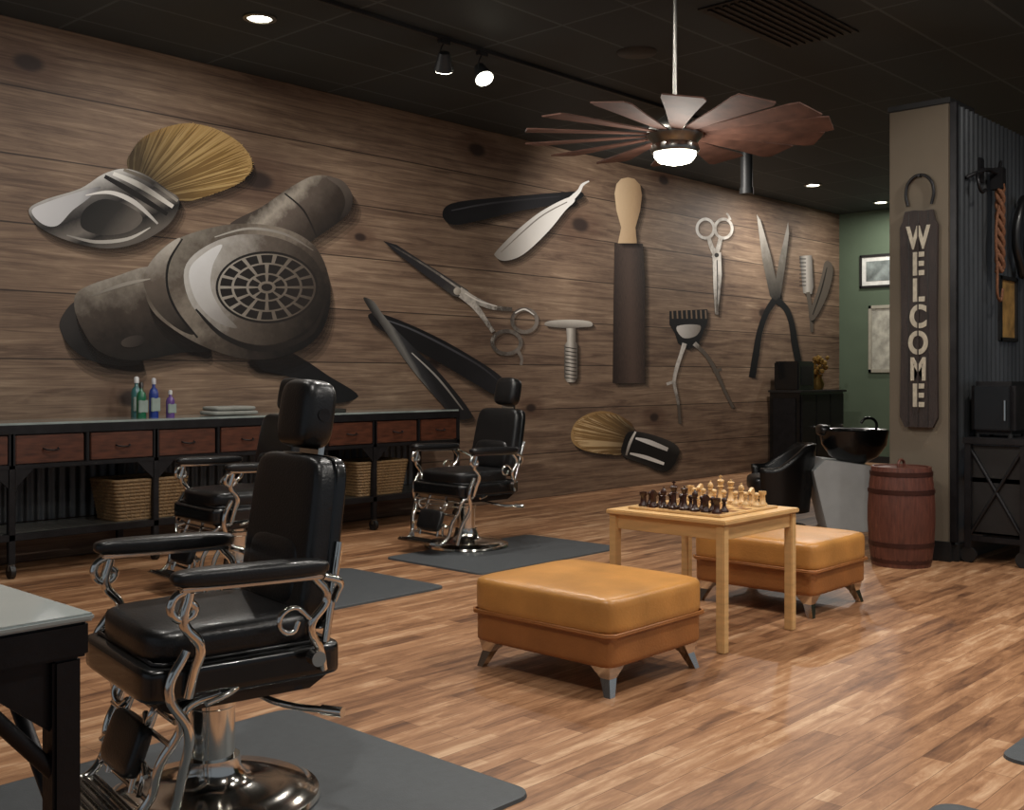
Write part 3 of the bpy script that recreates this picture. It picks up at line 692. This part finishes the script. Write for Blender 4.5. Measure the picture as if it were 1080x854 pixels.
bx("apron_side", .61, .625, 1.37, 2.0, .90, .945, M_iron, DK)
bx("drawer_case", -.5, .1, 1.42, 1.98, .87, .94, M_trim, DK)

# ------------------------------------------------------------------ right bench
BN = empty("steel_workbench")
bx("bench_top", 7.76, 9.3, 2.42, 2.86, .83, .875, M_iron, BN)
for (lx, ly) in ((7.79, 2.46), (7.79, 2.83), (9.26, 2.46), (9.26, 2.83)):
    bx("leg", lx - .025, lx + .025, ly - .022, ly + .022, .1, .83, M_iron, BN)
    cyl("caster_wheel", (lx - .018, ly, .055), (lx + .018, ly, .055), .055, M_trim, BN)
bx("end_rail", 7.78, 7.8, 2.46, 2.83, .15, .19, M_iron, BN)
bx("shelf", 7.8, 9.25, 2.46, 2.83, .2, .22, M_iron, BN)
bx("shelf_mid", 7.8, 9.25, 2.46, 2.83, .56, .6, M_iron, BN)
bx("end_sheet", 7.8, 7.81, 2.46, 2.83, .2, .82, M_trim, BN)
cyl("cross_brace", (7.79, 2.47, .2), (7.79, 2.82, .8), .012, M_iron, BN)
cyl("cross_brace", (7.79, 2.82, .2), (7.79, 2.47, .8), .012, M_iron, BN)
HC = empty("hot_towel_cabinet", (8.05, 2.7, .875))
box("case", (0, 0, .205), (.36, .3, .37), M_iron, HC, bevel=.03, seg=4)
box("door_panel", (-.182, 0, .205), (.012, .24, .3), M_blackmetal, HC, bevel=.01)
cyl("door_handle", (-.2, -.09, .12), (-.2, -.09, .26), .008, M_chrome, HC)
for (a, b_) in ((-.14, -.11), (-.14, .11), (.14, -.11), (.14, .11)): cyl("foot", (a, b_, 0), (a, b_, .025), .018, M_trim, HC)

# ------------------------------------------------------------------ mats
def floor_mat(x0, x1, y0, y1, r=.07):
    pts = []
    for (cx, cy, a0) in ((x1 - r, y1 - r, 0), (x0 + r, y1 - r, 90), (x0 + r, y0 + r, 180), (x1 - r, y0 + r, 270)):
        for j in range(7):
            a = math.radians(a0 + 15 * j); pts.append((cx + r * math.cos(a), cy + r * math.sin(a)))
    cx, cy = (x0 + x1) / 2, (y0 + y1) / 2
    bm = bmesh.new()
    A = [bm.verts.new((u - cx, v - cy, 0)) for u, v in pts]
    B = [bm.verts.new(((u - cx) * .997, (v - cy) * .996, .011)) for u, v in pts]
    C_ = [bm.verts.new(((u - cx) * .985, (v - cy) * .98, .013)) for u, v in pts]
    bm.faces.new(A[::-1]); bm.faces.new(C_); n = len(pts)
    for P, Q in ((A, B), (B, C_)):
        for i in range(n): bm.faces.new((P[i], P[(i + 1) % n], Q[(i + 1) % n], Q[i]))
    finish("anti_fatigue_mat", bm, M_mat, None, (cx, cy, 0.0005))
floor_mat(.95, 2.54, 2.24, 3.52)
floor_mat(3.1, 4.66, 4.84, 5.82)
floor_mat(5.1, 6.64, 4.97, 5.95)
floor_mat(3.84, 5.4, .35, 1.30)
floor_mat(1.85, 3.33, .35, 1.29)

# ------------------------------------------------------------------ barber chairs
def barber_chair(x, y, ang, back=0.0, lr=0.0):
    P = empty("barber_chair", (x, y, .0), math.radians(ang))
    z0 = .0135
    lathe("base_disc", [(0, z0), (.315, z0), (.325, .02), (.32, .034), (.29, .044), (.285, .05), (.21, .058), (.13, .07), (.1, .085), (.085, .12), (.082, .15), (0, .15)], M_chrome, P, seg=56)
    lathe("hydraulic_column", [(0, .12), (.068, .12), (.068, .30), (.074, .305), (.074, .325), (.05, .33), (.05, .43), (0, .43)], M_chrome, P)
    lathe("pump_collar", [(.0, .36), (.1, .36), (.12, .39), (.12, .415), (0, .415)], M_blackmetal, P)
    prism("seat_frame_lower", [(-.2, .375), (.22, .375), (.295, .42), (.295, .44), (-.28, .44), (-.28, .42)], 'y', -.25, .25, M_blackmetal, P)
    pill("seat_frame", (.005, 0, .462), (.6, .59, .1), M_blackmetal, P, p=12)
    pill("seat_cushion", (.015, 0, .548), (.52, .52, .12), M_black, P, p=5)
    tube("seat_piping", [(.265, .24, .515), (.245, .262, .515), (-.24, .262, .515), (-.25, -.262, .515), (.245, -.262, .515), (.265, -.24, .515)], .006, M_black, P, closed=True, smooth=False)
    R = (0, -.14 - back * .6, 0); k = back
    pill("back_shell", (-.29 - k * .5, 0, .79), (.05, .48, .53), M_blackmetal, P, p=8, rot=R, taper=-.04)
    pill("back_cushion", (-.255 - k * .5, 0, .795), (.10, .47, .52), M_black, P, p=7, rot=R, taper=-.04)
    pill("lumbar_pad", (-.222 - k * .35, 0, .70), (.08, .37, .22), M_black, P, p=4, rot=R)
    for s in (-1, 1):
        tube("back_frame_bar", [(-.24, s * .262, .47), (-.27 - k * .3, s * .255, .63), (-.30 - k * .6, s * .25, .80)], .012, M_chrome, P)
        cyl("headrest_post", (-.325 - k * .8, s * .05, .98), (-.345 - k, s * .05, 1.17), .009, M_chrome, P)
    box("headrest_bracket", (-.335 - k * .9, 0, 1.07), (.02, .14, .05), M_chrome, P, rot=R)
    pill("headrest_cushion", (-.315 - k, 0, 1.18), (.12, .22, .22), M_black, P, p=4.2, rot=R)
    for s in (-1, 1):
        cyl("headrest_cap", (-.32 - k, s * .1, 1.18), (-.32 - k, s * .114, 1.18), .02, M_iron, P)
    for s in (-1, 1):
        yy = s * .34
        pill("arm_pad", (.02, yy, .755), (.46, .09, .052), M_black, P, p=4, rot=(0, -.02, 0))
        box("arm_plate", (.02, yy, .727), (.42, .05, .012), M_chrome, P, rot=(0, -.02, 0))
        tube("arm_front_scroll", [(.2, yy, .73), (.245, yy, .705), (.245, yy, .665), (.21, yy, .65), (.185, yy, .675), (.2, yy, .695)], .012, M_chrome, P)
        tube("arm_front_support", [(.2, yy, .72), (.215, yy, .64), (.17, yy, .57), (.18, s * .32, .5), (.19, s * .30, .43)], .015, M_chrome, P)
        tube("arm_rear_support", [(-.17, yy, .72), (-.21, yy, .66), (-.16, yy, .58), (-.2, s * .32, .5), (-.22, s * .30, .44)], .013, M_chrome, P)
        tube("arm_rear_brace", [(-.2, yy, .72), (-.25, yy, .70), (-.27 - k * .3, s * .29, .66), (-.275 - k * .3, s * .26, .63)], .011, M_chrome, P)
        tube("arm_scroll", [(-.16, yy, .6), (-.1, yy, .64), (-.06, yy, .6), (-.1, yy, .57), (-.12, yy, .6)], .008, M_chrome, P)
        cyl("arm_knob", (-.17, yy - s * .01, .49), (-.17, yy + s * .03, .49), .022, M_chrome, P)
        tube("legrest_side", [(.18 + lr, s * .285, .42), (.27 + lr, s * .27, .39), (.285 + lr, s * .25, .32), (.33 + lr, s * .23, .24), (.36 + lr, s * .21, .13), (.42 + lr, s * .2, .09), (.48 + lr, s * .2, .1)], .013, M_chrome, P)
        tube("legrest_outer", [(.2, s * .32, .56), (.25, s * .325, .46), (.24 + lr * .5, s * .32, .34), (.29 + lr, s * .29, .22), (.31 + lr, s * .26, .08)], .014, M_chrome, P)
        tube("legrest_scroll", [(.29 + lr, s * .12, .39), (.33 + lr, s * .16, .36), (.33 + lr, s * .12, .32), (.32 + lr, s * .08, .34)], .009, M_chrome, P)
        tube("legrest_scroll_low", [(.36 + lr, s * .2, .2), (.35 + lr, s * .15, .22), (.35 + lr, s * .14, .17), (.37 + lr, s * .17, .14)], .008, M_chrome, P)
        tube("legrest_inner", [(.27 + lr, s * .09, .42), (.3 + lr, s * .1, .34), (.34 + lr, s * .1, .24), (.37 + lr, s * .1, .13)], .009, M_chrome, P)
    for i, (xx, zz) in enumerate([(.285, .385), (.295, .35), (.31, .29), (.345, .21), (.36, .14)]):
        w = .25 if i < 3 else .215
        cyl("legrest_rung", (xx + lr, -w, zz), (xx + lr, w, zz), .008, M_chrome, P, seg=12)
    pill("calf_pad", (.35 + lr, 0, .24), (.05, .26, .16), M_black, P, p=5, rot=(0, -.35, 0))
    box("foot_plate", (.44 + lr, 0, .095), (.14, .38, .016), M_chrome, P, rot=(0, -.08, 0))
    for i in range(4):
        box("foot_plate_rib", (.39 + lr + i * .03, 0, .106 + .0025 * i), (.008, .34, .006), M_blackmetal, P, bevel=.001)
    tube("pump_lever", [(-.05, .03, .37), (-.09, .12, .35), (-.11, .2, .34), (-.15, .25, .33), (-.2, .33, .33)], .01, M_chrome, P)
    cyl("pump_lever_grip", (-.2, .33, .33), (-.235, .39, .33), .015, M_chrome, P)
    tube("recline_lever", [(.02, .27, .43), (.08, .31, .42), (.15, .33, .41)], .008, M_chrome, P)
    return P
barber_chair(1.82, 2.92, 170, 0, -.09)
barber_chair(3.88, 5.94, 174, .08)
barber_chair(5.86, 5.88, 176, .12)

# ------------------------------------------------------------------ ottomans
def ottoman(x0, x1, y0, y1):
    P = empty("leather_ottoman", ((x0 + x1) / 2, (y0 + y1) / 2, 0))
    w, d = x1 - x0, y1 - y0
    pill("body", (0, 0, .19), (w - .03, d - .03, .15), M_tan2, P, p=16)
    pill("cushion", (0, 0, .325), (w, d, .17), M_tan, P, p=9)
    for zz in (.25, .257):
        a, b_ = w / 2 - .006, d / 2 - .006
        tube("piping", [(a - .03, b_, zz), (a, b_ - .03, zz), (a, -b_ + .03, zz), (a - .03, -b_, zz), (-a + .03, -b_, zz), (-a, -b_ + .03, zz), (-a, b_ - .03, zz), (-a + .03, b_, zz)], .006, M_tan2, P, closed=True, smooth=False)
    for sx in (-1, 1):
        for sy in (-1, 1):
            cx, cy = sx * (w / 2 - .09), sy * (d / 2 - .09)
            bm = bmesh.new()
            top = [bm.verts.new((cx + a * .055, cy + b_ * .055, .125)) for a, b_ in ((-1, -1), (1, -1), (1, 1), (-1, 1))]
            ex, ey = cx + sx * .045, cy + sy * .045
            bot = [bm.verts.new((ex + a * .016, ey + b_ * .016, 0)) for a, b_ in ((-1, -1), (1, -1), (1, 1), (-1, 1))]
            mid = [bm.verts.new((cx + sx * .02 + a * .024, cy + sy * .02 + b_ * .024, .07)) for a, b_ in ((-1, -1), (1, -1), (1, 1), (-1, 1))]
            bm.faces.new(top); bm.faces.new(bot)
            for A, B in ((top, mid), (mid, bot)):
                for i in range(4): bm.faces.new((A[i], A[(i + 1) % 4], B[(i + 1) % 4], B[i]))
            finish("leg", bm, M_chrome, P)
ottoman(3.47, 4.18, 2.66, 3.47)
ottoman(5.36, 6.04, 2.75, 3.54)

# ------------------------------------------------------------------ chess table
T = empty("wooden_table", (4.765, 3.065, 0))
box("table_top", (0, 0, .614), (.72, .70, .024), M_birch, T, bevel=.005)
for sx in (-1, 1):
    for sy in (-1, 1):
        box("leg", (sx * .325, sy * .315, .301), (.045, .045, .602), M_birch, T, bevel=.004)
    box("apron_side", (sx * .325, 0, .565), (.02, .6, .07), M_birch, T, bevel=.002)
for sy in (-1, 1): box("apron_end", (0, sy * .315, .565), (.62, .02, .07), M_birch, T, bevel=.002)

m, nt, b = newmat("chess_board_squares")
tc = nt.nodes.new("ShaderNodeTexCoord"); ck = nt.nodes.new("ShaderNodeTexChecker"); ck.inputs["Scale"].default_value = 1 / .062
ck.inputs["Color1"].default_value = lin((206, 168, 112)); ck.inputs["Color2"].default_value = lin((120, 74, 42))
mpn = nt.nodes.new("ShaderNodeMapping"); mpn.inputs["Location"].default_value = (0, 0, .5)
nt.links.new(tc.outputs["Object"], mpn.inputs["Vector"]); nt.links.new(mpn.outputs[0], ck.inputs["Vector"]); nt.links.new(ck.outputs["Color"], b.inputs["Base Color"]); b.inputs["Roughness"].default_value = .3
C = empty("chess_set", (4.765, 3.065, .626))
box("board_border", (0, 0, .006), (.55, .55, .012), M_lightwood, C, bevel=.003)
box("board_squares", (0, 0, .0125), (.496, .496, .002), m, C, bevel=0)
K = 1.25
PR = {
    'P': ([(0, 0), (.018, 0), (.018, .006), (.012, .012), (.007, .022), (.007, .032), (.012, .035), (.006, .037), (.011, .044), (.011, .05), (.006, .056), (0, .057)]),
    'R': ([(0, 0), (.02, 0), (.02, .007), (.013, .014), (.011, .04), (.016, .046), (.016, .058), (.011, .058), (.011, .052), (0, .052)]),
    'B': ([(0, 0), (.02, 0), (.02, .007), (.012, .014), (.008, .03), (.008, .046), (.014, .049), (.008, .052), (.013, .062), (.01, .072), (.003, .08), (.004, .084), (0, .086)]),
    'Q': ([(0, 0), (.022, 0), (.022, .008), (.013, .016), (.009, .035), (.009, .058), (.016, .061), (.009, .065), (.016, .085), (.011, .087), (.004, .09), (.005, .095), (0, .097)]),
    'K': ([(0, 0), (.022, 0), (.022, .008), (.013, .016), (.01, .035), (.01, .062), (.017, .065), (.01, .069), (.016, .088), (.012, .094), (.003, .096), (.003, .112), (0, .112)]),
    'N': ([(0, 0), (.02, 0), (.02, .007), (.013, .014), (.011, .022), (0, .024)])}
def pieces(name, back, pawn, mm_, face):
    bm = bmesh.new(); s = .062
    for i, k in enumerate("RNBQKBNR"):
        y = (i - 3.5) * s
        lathe_bm(bm, [(r * K, z * K) for r, z in PR[k]], (back, y, .0135), 14)
        if k == 'N':
            o = [(-.010, .02), (.012, .02), (.009, .04), (.02, .046), (.02, .054), (.004, .066), (-.004, .07), (-.012, .055), (-.013, .035)]
            A = [bm.verts.new((back + face * u * K, y - .007 * K, .0135 + v * K)) for u, v in o]; B = [bm.verts.new((back + face * u * K, y + .007 * K, .0135 + v * K)) for u, v in o]
            bm.faces.new(A); bm.faces.new(B[::-1])
            for j in range(len(o)): bm.faces.new((A[j], B[j], B[(j + 1) % len(o)], A[(j + 1) % len(o)]))
        if k == 'K':
            r = bmesh.ops.create_cube(bm, size=1)
            for v in r['verts']: v.co = Vector((back + v.co.x * .006, y + v.co.y * .02, .0135 + .106 * K + v.co.z * .006))
        lathe_bm(bm, [(r * K, z * K) for r, z in PR['P']], (pawn, y + random.uniform(-.004, .004), .0135), 14)
    o = finish(name, bm, mm_, C, smooth=True)
    md = o.modifiers.new("es", 'EDGE_SPLIT'); md.split_angle = math.radians(45)
pieces("dark_pieces", -.217, -.155, M_darkwood, 1)
pieces("light_pieces", .217, .155, M_lightwood, -1)

# ------------------------------------------------------------------ barrel
BR = empty("wooden_barrel", (7.38, 3.14, 0))
fn = lambda a: 1 - (.014 if (a * 22 / (2 * math.pi)) % 1 < .12 else 0)
lathe("staves", [(0, 0), (.195, 0), (.212, .12), (.222, .3), (.222, .4), (.212, .56), (.197, .68), (.18, .68), (.18, .655), (0, .655)], M_barrel, BR, seg=176, fn=fn)
lathe("lid", [(0, .655), (.178, .655), (.178, .672), (0, .676)], M_barrel, BR)
for (z, r) in ((.03, .203), (.14, .218), (.50, .2215), (.62, .209)):
    lathe("hoop", [(r - .006, z), (r, z), (r, z + .03), (r - .006, z + .03)], M_hoop, BR)
tube("lid_handle", [(-.05, 0, .675), (-.04, 0, .71), (.04, 0, .71), (.05, 0, .675)], .01, M_barrel, BR)

# ------------------------------------------------------------------ shampoo station
SH = empty("shampoo_station", (8.84, 4.22, 0), math.radians(128))
prism("pedestal", [(-.2, 0), (.22, 0), (.34, .5), (.24, .6), (-.14, .55)], 'y', -.22, .22, M_grey, SH)
lathe("bowl", [(0, .56), (.1, .56), (.2, .62), (.27, .72), (.29, .84), (.28, .85), (.25, .84), (.2, .7), (.1, .64), (0, .63)], M_blackmetal, SH, (-.04, 0, 0), seg=36)
pill("neck_rest", (.22, 0, .84), (.1, .24, .1), M_black, SH, p=3)
tube("faucet", [(-.22, 0, .8), (-.22, 0, .92), (-.14, 0, .94), (-.1, 0, .9)], .012, M_blackmetal, SH)
pill("seat", (.60, -.04, .38), (.5, .5, .16), M_black, SH, p=4)
bm = bmesh.new(); rows = []
for i in range(11):
    row = []
    for j in range(25):
        a = math.radians(-125 + 250 * j / 24)
        r = .27 + .06 * i / 10
        top = .72 if abs(a) < .8 else max(.52, .72 - (abs(a) - .8) * .22)
        h = .14 + (top - .14) * i / 10
        row.append(bm.verts.new((.60 - r * math.cos(a), -.04 + r * math.sin(a), h)))
    rows.append(row)
for i in range(10):
    for j in range(24): bm.faces.new((rows[i][j], rows[i][j + 1], rows[i + 1][j + 1], rows[i + 1][j]))
o = finish("shell_back", bm, M_black, SH, smooth=True); md = o.modifiers.new("sol", 'SOLIDIFY'); md.thickness = .045
lathe("seat_base", [(0, 0), (.24, 0), (.24, .02), (.05, .04), (.04, .34), (0, .34)], M_chrome, SH, (.60, -.04, 0))

# far cabinet
CB = empty("storage_cabinet")
bx("carcass", 13.6, 14.9, 7.2, 7.66, .06, 1.08, M_blackmetal, CB)
bx("plinth", 13.64, 14.86, 7.24, 7.64, 0, .06, M_trim, CB)
bx("top", 13.57, 14.93, 7.16, 7.67, 1.08, 1.11, M_trim, CB)
for i in range(3):
    bx("door", 13.63 + i * .42, 14.03 + i * .42, 7.18, 7.2, .1, 1.05, M_iron, CB)
    cyl("door_knob", (13.98 + i * .42, 7.16, .6), (13.98 + i * .42, 7.19, .6), .015, M_chrome, CB)
bx("end_panel", 13.585, 13.6, 7.26, 7.6, .14, 1.0, M_iron, CB)
MB = empty("sterilizer_box", (13.85, 7.42, 1.11))
box("case", (0, 0, .2), (.46, .38, .4), M_blackmetal, MB, bevel=.02)
box("window", (0, -.192, .2), (.32, .01, .26), M_iron, MB)
GV = empty("gold_floral_vase", (14.5, 7.4, 1.11))
lathe("vase", [(0, 0), (.07, 0), (.1, .08), (.06, .18), (.08, .22), (0, .2)], M_gold, GV)
bm = bmesh.new()
for i in range(26):
    a = random.uniform(0, 6.28); r = random.uniform(.02, .17); z = random.uniform(.24, .46)
    bmesh.ops.create_icosphere(bm, subdivisions=1, radius=random.uniform(.025, .05), matrix=Matrix.Translation((r * math.cos(a), r * math.sin(a), z)))
finish("flowers", bm, M_gold, GV)
for i in range(6):
    a = i * 1.05
    tube("stem", [(0, 0, .18), (.04 * math.cos(a), .04 * math.sin(a), .28), (.12 * math.cos(a), .12 * math.sin(a), .4)], .006, M_gold, GV)

# ------------------------------------------------------------------ ceiling fan
FX, FY = 5.52, 3.75
F = empty("ceiling_fan", (FX, FY, 0))
lathe("canopy", [(0, ZC), (.09, ZC), (.08, ZC - .05), (.02, ZC - .09), (0, ZC - .09)], M_steel, F)
cyl("downrod", (0, 0, 2.92), (0, 0, ZC - .05), .013, M_steel, F)
lathe("motor_housing", [(0, 2.98), (.03, 2.97), (.04, 2.9), (.09, 2.86), (.15, 2.82), (.17, 2.78), (.17, 2.75), (.14, 2.72), (.13, 2.69), (0, 2.69)], M_steel, F)
lathe("light_rim", [(.0, 2.70), (.14, 2.70), (.15, 2.67), (.14, 2.65), (0, 2.65)], M_steel, F)
lathe("light_bowl", [(.13, 2.66), (.125, 2.63), (.1, 2.60), (.05, 2.585), (0, 2.58)], M_bulb, F)
for i in range(14):
    a = 2 * math.pi * i / 14 + .2
    bm = bmesh.new()
    pts = [(.16, -.03), (.3, -.05), (.6, -.085), (.84, -.12), (.90, -.115), (.92, .10), (.87, .12), (.6, .08), (.3, .045), (.16, .03)]
    A = [bm.verts.new((u, v, .004)) for u, v in pts]; B = [bm.verts.new((u, v, -.004)) for u, v in pts]
    bm.faces.new(A); bm.faces.new(B[::-1])
    for j in range(len(pts)): bm.faces.new((A[j], B[j], B[(j + 1) % len(pts)], A[(j + 1) % len(pts)]))
    for v in bm.verts:
        v.co = Matrix.Rotation(math.radians(-8), 3, 'X') @ v.co
        v.co = Matrix.Rotation(a, 3, 'Z') @ v.co
    finish("blade", bm, M_fanblade, F, (0, 0, 2.765))

# ------------------------------------------------------------------ ceiling fixtures & lights
def downlight(x, y, p=100, col=(1, .95, .88)):
    D = empty("recessed_downlight", (x, y, ZC))
    lathe("trim_ring", [(.085, -.001), (.115, -.001), (.115, -.012), (.085, -.016)], M_steel, D)
    lathe("lens", [(0, -.006), (.086, -.006), (.086, -.002), (0, -.002)], M_bulb, D)
    l = bpy.data.lights.new("lamp", 'AREA'); l.shape = 'DISK'; l.size = .17; l.energy = p; l.color = col
    o = bpy.data.objects.new("lamp", l); COL.objects.link(o); o.location = (0, 0, -.03); o.parent = D
downlight(4.39, 6.44, 22)
downlight(13.1, 6.75, 58)
downlight(15.05, 6.7, 32)
for (x, y, p) in [(2.0, 5.0, 22), (1.2, 1.8, 52), (4.0, 4.0, 46), (4.6, 1.4, 66), (7.0, 1.2, 56), (6.8, -.8, 44), (3.0, -1.0, 56)]:  # added downlights on the unseen part of the ceiling, to light the room
    downlight(x, y, p)
SPK = empty("ceiling_speaker", (6.83, 4.99, ZC))
lathe("grille", [(0, -.012), (.15, -.012), (.16, -.001), (0, -.001)], M_fixture, SPK)
VT = empty("air_vent", (6.9, 3.8, ZC))
bx("vent_frame", -.6, .6, -.3, .3, -.012, -.001, M_trim, VT)
for i in range(9): bx("vent_louvre", -.56, .56, -.26 + i * .06, -.23 + i * .06, -.022, -.012, M_trim, VT)
PP = empty("vent_pipe", (9.69, 5.72, 0))
cyl("pipe", (0, 0, 3.16), (0, 0, ZC), .06, M_fixture, PP); cyl("pipe_collar", (0, 0, 3.14), (0, 0, 3.2), .07, M_fixture, PP)

TK = empty("track_lighting", (0, 5.8, 0))
bx("rail", 2.4, 9.0, -.018, .018, ZC - .03, ZC - .001, M_fixture, TK)
def head(x, tgt, p):
    z = ZC - .19; o = Vector((x, 0, z)); d = (Vector(tgt) - Vector((x, 5.8, z))).normalized()
    bx("adapter", x - .05, x + .05, -.02, .02, ZC - .06, ZC - .03, M_fixture, TK)
    tube("yoke", [(x, 0, ZC - .05), (x - .03, 0, ZC - .1), (x - .045, 0, z)], .006, M_fixture, TK)
    cyl("head_can", o - d * .07, o + d * .06, .04, M_fixture, TK, .075)
    cyl("head_lens", o + d * .058, o + d * .066, .068, M_bulb, TK)
    l = bpy.data.lights.new("spot_lamp", 'SPOT'); l.energy = p; l.spot_size = math.radians(125); l.spot_blend = 1; l.color = (1, .94, .87); l.shadow_soft_size = .04
    s = bpy.data.objects.new("spot_lamp", l); COL.objects.link(s); s.parent = TK; s.location = o + d * .09; s.rotation_euler = d.to_track_quat('-Z', 'Y').to_euler()
head(3.2, (3.6, 7.7, 2.0), 22)  # added head, out of view, lights the near part of the mural
head(5.55, (6.9, 7.4, 0.8), 115)
head(5.95, (5.4, 3.6, 0.4), 90)
head(8.6, (10.8, 7.7, 1.9), 230)  # extra head added on the rail to brighten the far mural
fl = bpy.data.lights.new("fan_lamp", 'POINT'); fl.energy = 36; fl.color = (1, .94, .85); fl.shadow_soft_size = .1
fo = bpy.data.objects.new("fan_lamp", fl); COL.objects.link(fo); fo.parent = F; fo.location = (0, 0, 2.5)

# ------------------------------------------------------------------ world
w = bpy.data.worlds.new("World"); S.world = w; w.use_nodes = True
bg = w.node_tree.nodes["Background"]; bg.inputs[0].default_value = (.60, .68, .77, 1); bg.inputs[1].default_value = .28

# ------------------------------------------------------------------ camera
cam = bpy.data.cameras.new("camera"); cam.sensor_width = 36; cam.lens = 1150 / 1080 * 36; cam.shift_y = -30 / 1080; cam.clip_start = .05
co = bpy.data.objects.new("camera", cam); COL.objects.link(co)
co.location = (0, 0, 1.3); co.rotation_euler = (math.radians(90), 0, math.radians(-47.31))
S.camera = co
S.view_settings.view_transform = 'Standard'
